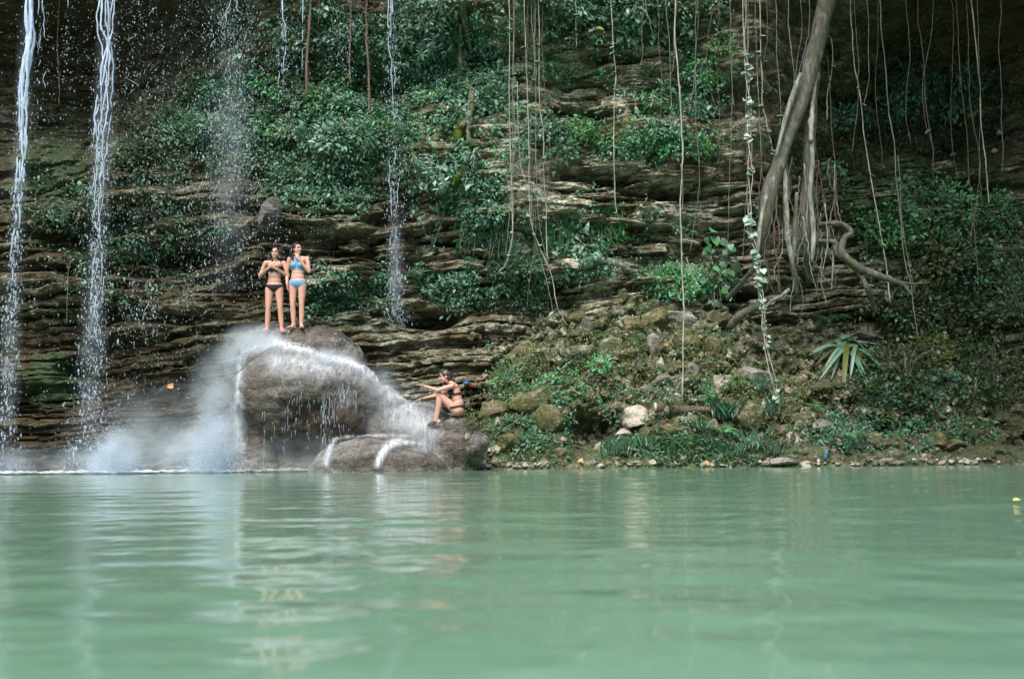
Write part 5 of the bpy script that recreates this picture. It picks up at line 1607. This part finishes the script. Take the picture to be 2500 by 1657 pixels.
# left woman: hands together in front of her chest, black bikini, pink sandals
RA = frame((.06, .05, 1), (1, -.12, 0))
JA = dict(knee=[(-.105, -.015, .46), (.120, -.015, .46)], ankle=[(-.125, .01, .075), (.150, .01, .075)], fwd=[(-.35, -1, 0), (.45, -1, 0)],
          shoulder=[(-.172, .01, 1.33), (.172, .01, 1.33)], elbow=[(-.275, .02, 1.085), (.255, .0, 1.075)], wrist=[(-.095, -.20, 1.185), (.075, -.20, 1.175)],
          hand=[((.8, -.35, .45), (.3, .9, .2), (.2, -.3, .9), .7), ((-.8, -.35, .45), (-.3, .9, .2), (-.2, -.3, .9), .7)], head=(.012, -.012, 1.515), R=RA)
pa = place(668, 800, 18.55)
ra_ = empty('person', pa, .05); tag(ra_, 'woman in a black bikini standing on the boulder, hands together, looking ahead', 'person', 'people at the waterfall')
A_ = standing(JA); A_.build(ra_)
v, g = A_.v, A_.g
tor = (g == 'torso')
A_.cloth('bikini_top', tor & (v[:, 2] > 1.150 + .0 * v[:, 0]) & (v[:, 2] < 1.262 - .25 * np.maximum(v[:, 1], 0)), M['black_cloth'])
def bottom(v, g, top, low, slope):
    return ((g == 'torso') | (g == 'leg')) & (v[:, 2] < top - .10 * np.clip(.09 - np.abs(v[:, 0]), 0, 1)) & (v[:, 2] > low + slope * np.maximum(np.abs(v[:, 0]) - .018, 0)) & (np.abs(v[:, 0]) < .2)
A_.cloth('bikini_bottom', bottom(v, g, .905, .765, .82), M['black_cloth'])
A_.face(np.array(JA['head']), RA, True)
A_.hair(np.array(JA['head']), RA, [((-.055, .04, .06), (-.115, .03, -.16), .035, .04, 46), ((.055, .04, .06), (.11, .04, -.15), .035, .04, 46), ((0, .08, .03), (0, .10, -.22), .06, .08, 60)], M['hair'], 1)
for q in (0, 1):      # sandals: sole and strap under each foot
    a = np.array(JA['ankle'][q]); f_ = np.array(JA['fwd'][q], float); f_ /= np.linalg.norm(f_)
    sb = bmesh.new()
    v_, fs = ell(a + f_ * .055 + [0, 0, -.075], (.05, .135, .016), frame((0, 0, 1), np.cross(f_, [0, 0, 1])), 3)
    w_, gs = tube(catmull([a + np.cross(f_, [0, 0, 1]) * .042 + f_ * .08 + [0, 0, -.06], a + f_ * .10 + [0, 0, -.018], a - np.cross(f_, [0, 0, 1]) * .042 + f_ * .08 + [0, 0, -.06]], 8), .016, 6)
    sb.free()
    so = link('sandal', mesh_np('sandal', *join([(v_, fs), (w_, gs)]), [M['pink']]), ra_)

# right woman: blue bikini, left hand raised to her chin, head turned to her friend
RB = frame((-.05, .04, 1), (.55, .83, 0))
JB = dict(knee=[(-.085, -.02, .46), (.088, -.015, .46)], ankle=[(-.068, .01, .075), (.085, -.01, .075)], fwd=[(-.45, -1, 0), (.5, -1, 0)],
          shoulder=[(-.168, .01, 1.33), (.172, .01, 1.33)], elbow=[(-.225, .04, 1.06), (.225, -.03, 1.075)], wrist=[(-.185, -.06, .845), (.050, -.125, 1.30)],
          hand=[((.15, -.3, -.95), (.95, .2, .1), (.1, -.95, .2), .4), ((-.35, -.05, .94), (-.6, .75, -.1), (-.6, -.5, -.3), .8)], head=(-.02, -.012, 1.515), R=RB)
pb = place(725, 804, 18.5)
rb_ = empty('person', pb, -.08); tag(rb_, 'woman in a blue bikini standing on the boulder, one hand raised to her chin', 'person', 'people at the waterfall')
B_ = standing(JB); B_.build(rb_)
v, g = B_.v, B_.g
tor = (g == 'torso') | (g == 'neck')
B_.cloth('bikini_top', tor & (v[:, 2] > 1.105) & (v[:, 2] < 1.375) & (np.abs(v[:, 0]) < np.interp(v[:, 2], [1.1, 1.2, 1.3, 1.38], [.2, .125, .07, .055])) & ((v[:, 1] < .03) | (v[:, 2] < 1.16)), M['blue_cloth'])
B_.cloth('bikini_bottom', bottom(v, g, .915, .765, .62), M['blue_cloth'])
B_.face(np.array(JB['head']), RB)
B_.hair(np.array(JB['head']), RB, [((.05, .05, .06), (.08, .08, -.20), .04, .05, 60), ((-.05, .05, .05), (-.07, .07, -.15), .035, .04, 40), ((0, .09, .02), (.02, .11, -.26), .06, .07, 60)], M['hair'], 2)

# seated woman in profile, facing left, both arms stretched forward
sx, sy = 1119, 1006
SY = 17.72
ps_ = np.array([P(sx, sy, SY)[0], SY, 0]); ps_[2] = drop(ps_[0], SY, 2.4)
C_ = Body()
ax = np.array([-.16, 0, 1.0]); TR = frame(ax, (0, 1, 0))      # torso frame: x = her far side
T = lambda x, y, z: np.array([-.01, 0, .10]) + TR @ np.array([x, y, z])
C_.ell(T(0, -.01, .0), (.165, .118, .115), 'torso', TR); C_.ell(T(0, -.03, .11), (.130, .098, .12), 'torso', TR); C_.ell(T(0, -.02, .20), (.122, .09, .11), 'torso', TR)
C_.ell(T(0, -.01, .31), (.136, .095, .14), 'torso', TR); C_.ell(T(0, -.01, .41), (.142, .075, .075), 'torso', TR)
fw = TR[:, 1] if TR[:, 1][0] < 0 else -TR[:, 1]
for q in (-1, 1):
    C_.ell(T(q * .066, 0, .325) + fw * .072, (.056, .050, .056), 'torso', TR)
    C_.cone(T(q * .05, 0, .445), T(q * .16, 0, .435) + fw * .02, .040, .046, 'torso')
hd = np.array([-.235, .0, .70])
for q, K, An in ((-1, (-.335, -.13, .385), (-.385, -.12, -.075)), (1, (-.345, .12, .36), (-.42, .14, -.05))):
    hp = np.array([-.03, q * .09, .085]); K, An = np.array(K), np.array(An)
    C_.cone(hp, hp * .45 + K * .55, .088, .070, 'leg'); C_.cone(hp * .45 + K * .55, K, .070, .052, 'leg')
    cf = K * .6 + An * .4 + np.array([.02, 0, 0])
    C_.cone(K, cf, .050, .054, 'leg'); C_.cone(cf, An, .054, .034, 'leg'); C_.foot(An, (-.85, 0, -.42))
for q, E, Wr in ((-1, (-.345, -.20, .445), (-.590, -.15, .525)), (1, (-.37, .17, .385), (-.63, .13, .325))):
    S0 = T(q * .165, 0, .43) + fw * .02; E, Wr = np.array(E), np.array(Wr)
    C_.cone(S0, E, .046, .037, 'arm'); C_.cone(E, E * .6 + Wr * .4, .037, .034, 'arm'); C_.cone(E * .6 + Wr * .4, Wr, .034, .024, 'arm')
    d_ = (Wr - E) / np.linalg.norm(Wr - E)
    C_.hand(Wr, d_, (0, 0, -1), (0, -q, 0), .35)
RC = frame((-.18, 0, 1), (.15, -1, 0))
RC = np.stack([RC[:, 0], np.cross(RC[:, 2], RC[:, 0]), RC[:, 2]], 1)
if RC[0, 1] < 0: RC[:, :2] *= -1
C_.cone(T(0, 0, .45), hd + RC @ np.array([0, .015, -.06]), .052, .047, 'neck')
C_.head(hd, RC)
rc_ = empty('person', ps_, .0); tag(rc_, 'woman in a dark bikini sitting on the sloping boulder, arms stretched forward', 'person', 'people at the waterfall')
C_.build(rc_)
v, g = C_.v, C_.g
tl_ = (v - np.array([-.01, 0, .10])) @ TR
fd = v @ fw - np.array([-.01, 0, .10]) @ fw
tor = (g == 'torso')
C_.cloth('bikini_top', tor & (((tl_[:, 2] > .265) & (tl_[:, 2] < .30 + .12 * np.clip(fd / .05, 0, 1)) & (fd > -.2)) & ((fd > .0) | (tl_[:, 2] < .305))), M['black_cloth'])
C_.cloth('bikini_bottom', (tor | (g == 'leg')) & (tl_[:, 2] < .075) & (tl_[:, 2] > -.03 + .0 * fd) & (fd < .12) & (g != 'arm') & (v[:, 2] > .0 ) & (tl_[:, 2] > -.2 + .9 * np.maximum(fd, 0)) & ((np.abs(tl_[:, 0]) < .2)) & (tl_[:, 2] > .03 - .6 * np.maximum(.13 - np.abs(tl_[:, 0]), 0)), M['black_cloth'])
C_.face(hd, RC)
C_.hair(hd, RC, [((0, .06, .03), (.0, .09, -.10), .035, .03, 40), ((0, .095, -.06), (.0, .10, -.20), .022, .02, 20)], M['hair_wet'], 3)
for An in ((-.385, -.12, -.075), (-.42, .14, -.05)):
    An = np.array(An)
    f_ = np.array([-.85, 0, -.42]); f_ /= np.linalg.norm(f_)
    v_, fs = ell(An + f_ * .055 + np.array([-.02, 0, -.045]), (.046, .125, .046), frame(np.cross(np.array([0, 1, 0]), -f_), (0, 1, 0)), 3)
    link('shoe', mesh_np('shoe', v_, fs, [M['black_cloth']]), rc_)
print('SEAT', ps_, 'foot ground', drop(ps_[0] - .42, ps_[1] - .12) - ps_[2], 'women', pa, pb)

# small blue and orange bundle on the bank behind her
p, n_ = hit(1146, 944)
bu = empty('bundle', p + np.array([0, -.05, .05])); bu.scale = (.8, .8, .8); tag(bu, 'small blue and orange bundle lying on the bank behind the seated woman', 'bundle')
v, fs = ell((-.07, 0, .02), (.085, .07, .055), frame((.2, 0, 1)), 3)
v = v + (.012 * fbm(v[:, 0] * 20, v[:, 1] * 20, v[:, 2] * 20, 2))[:, None]
link('blue_pouch', mesh_np('blue_pouch', v, fs, [M['blue_nylon']]), bu)
v, fs = cone((.03, 0, -.01), (.11, .01, -.04), .042, .036)
link('orange_roll', mesh_np('orange_roll', v, fs, [M['orange_nylon']]), bu)
v, fs = tube(catmull([(-.13, -.05, .0), (-.02, -.075, .03), (.06, -.05, .0), (.13, -.02, -.06)], 10), .010, 5)
link('strap', mesh_np('strap', v, fs, [M['blue_nylon']]), bu)
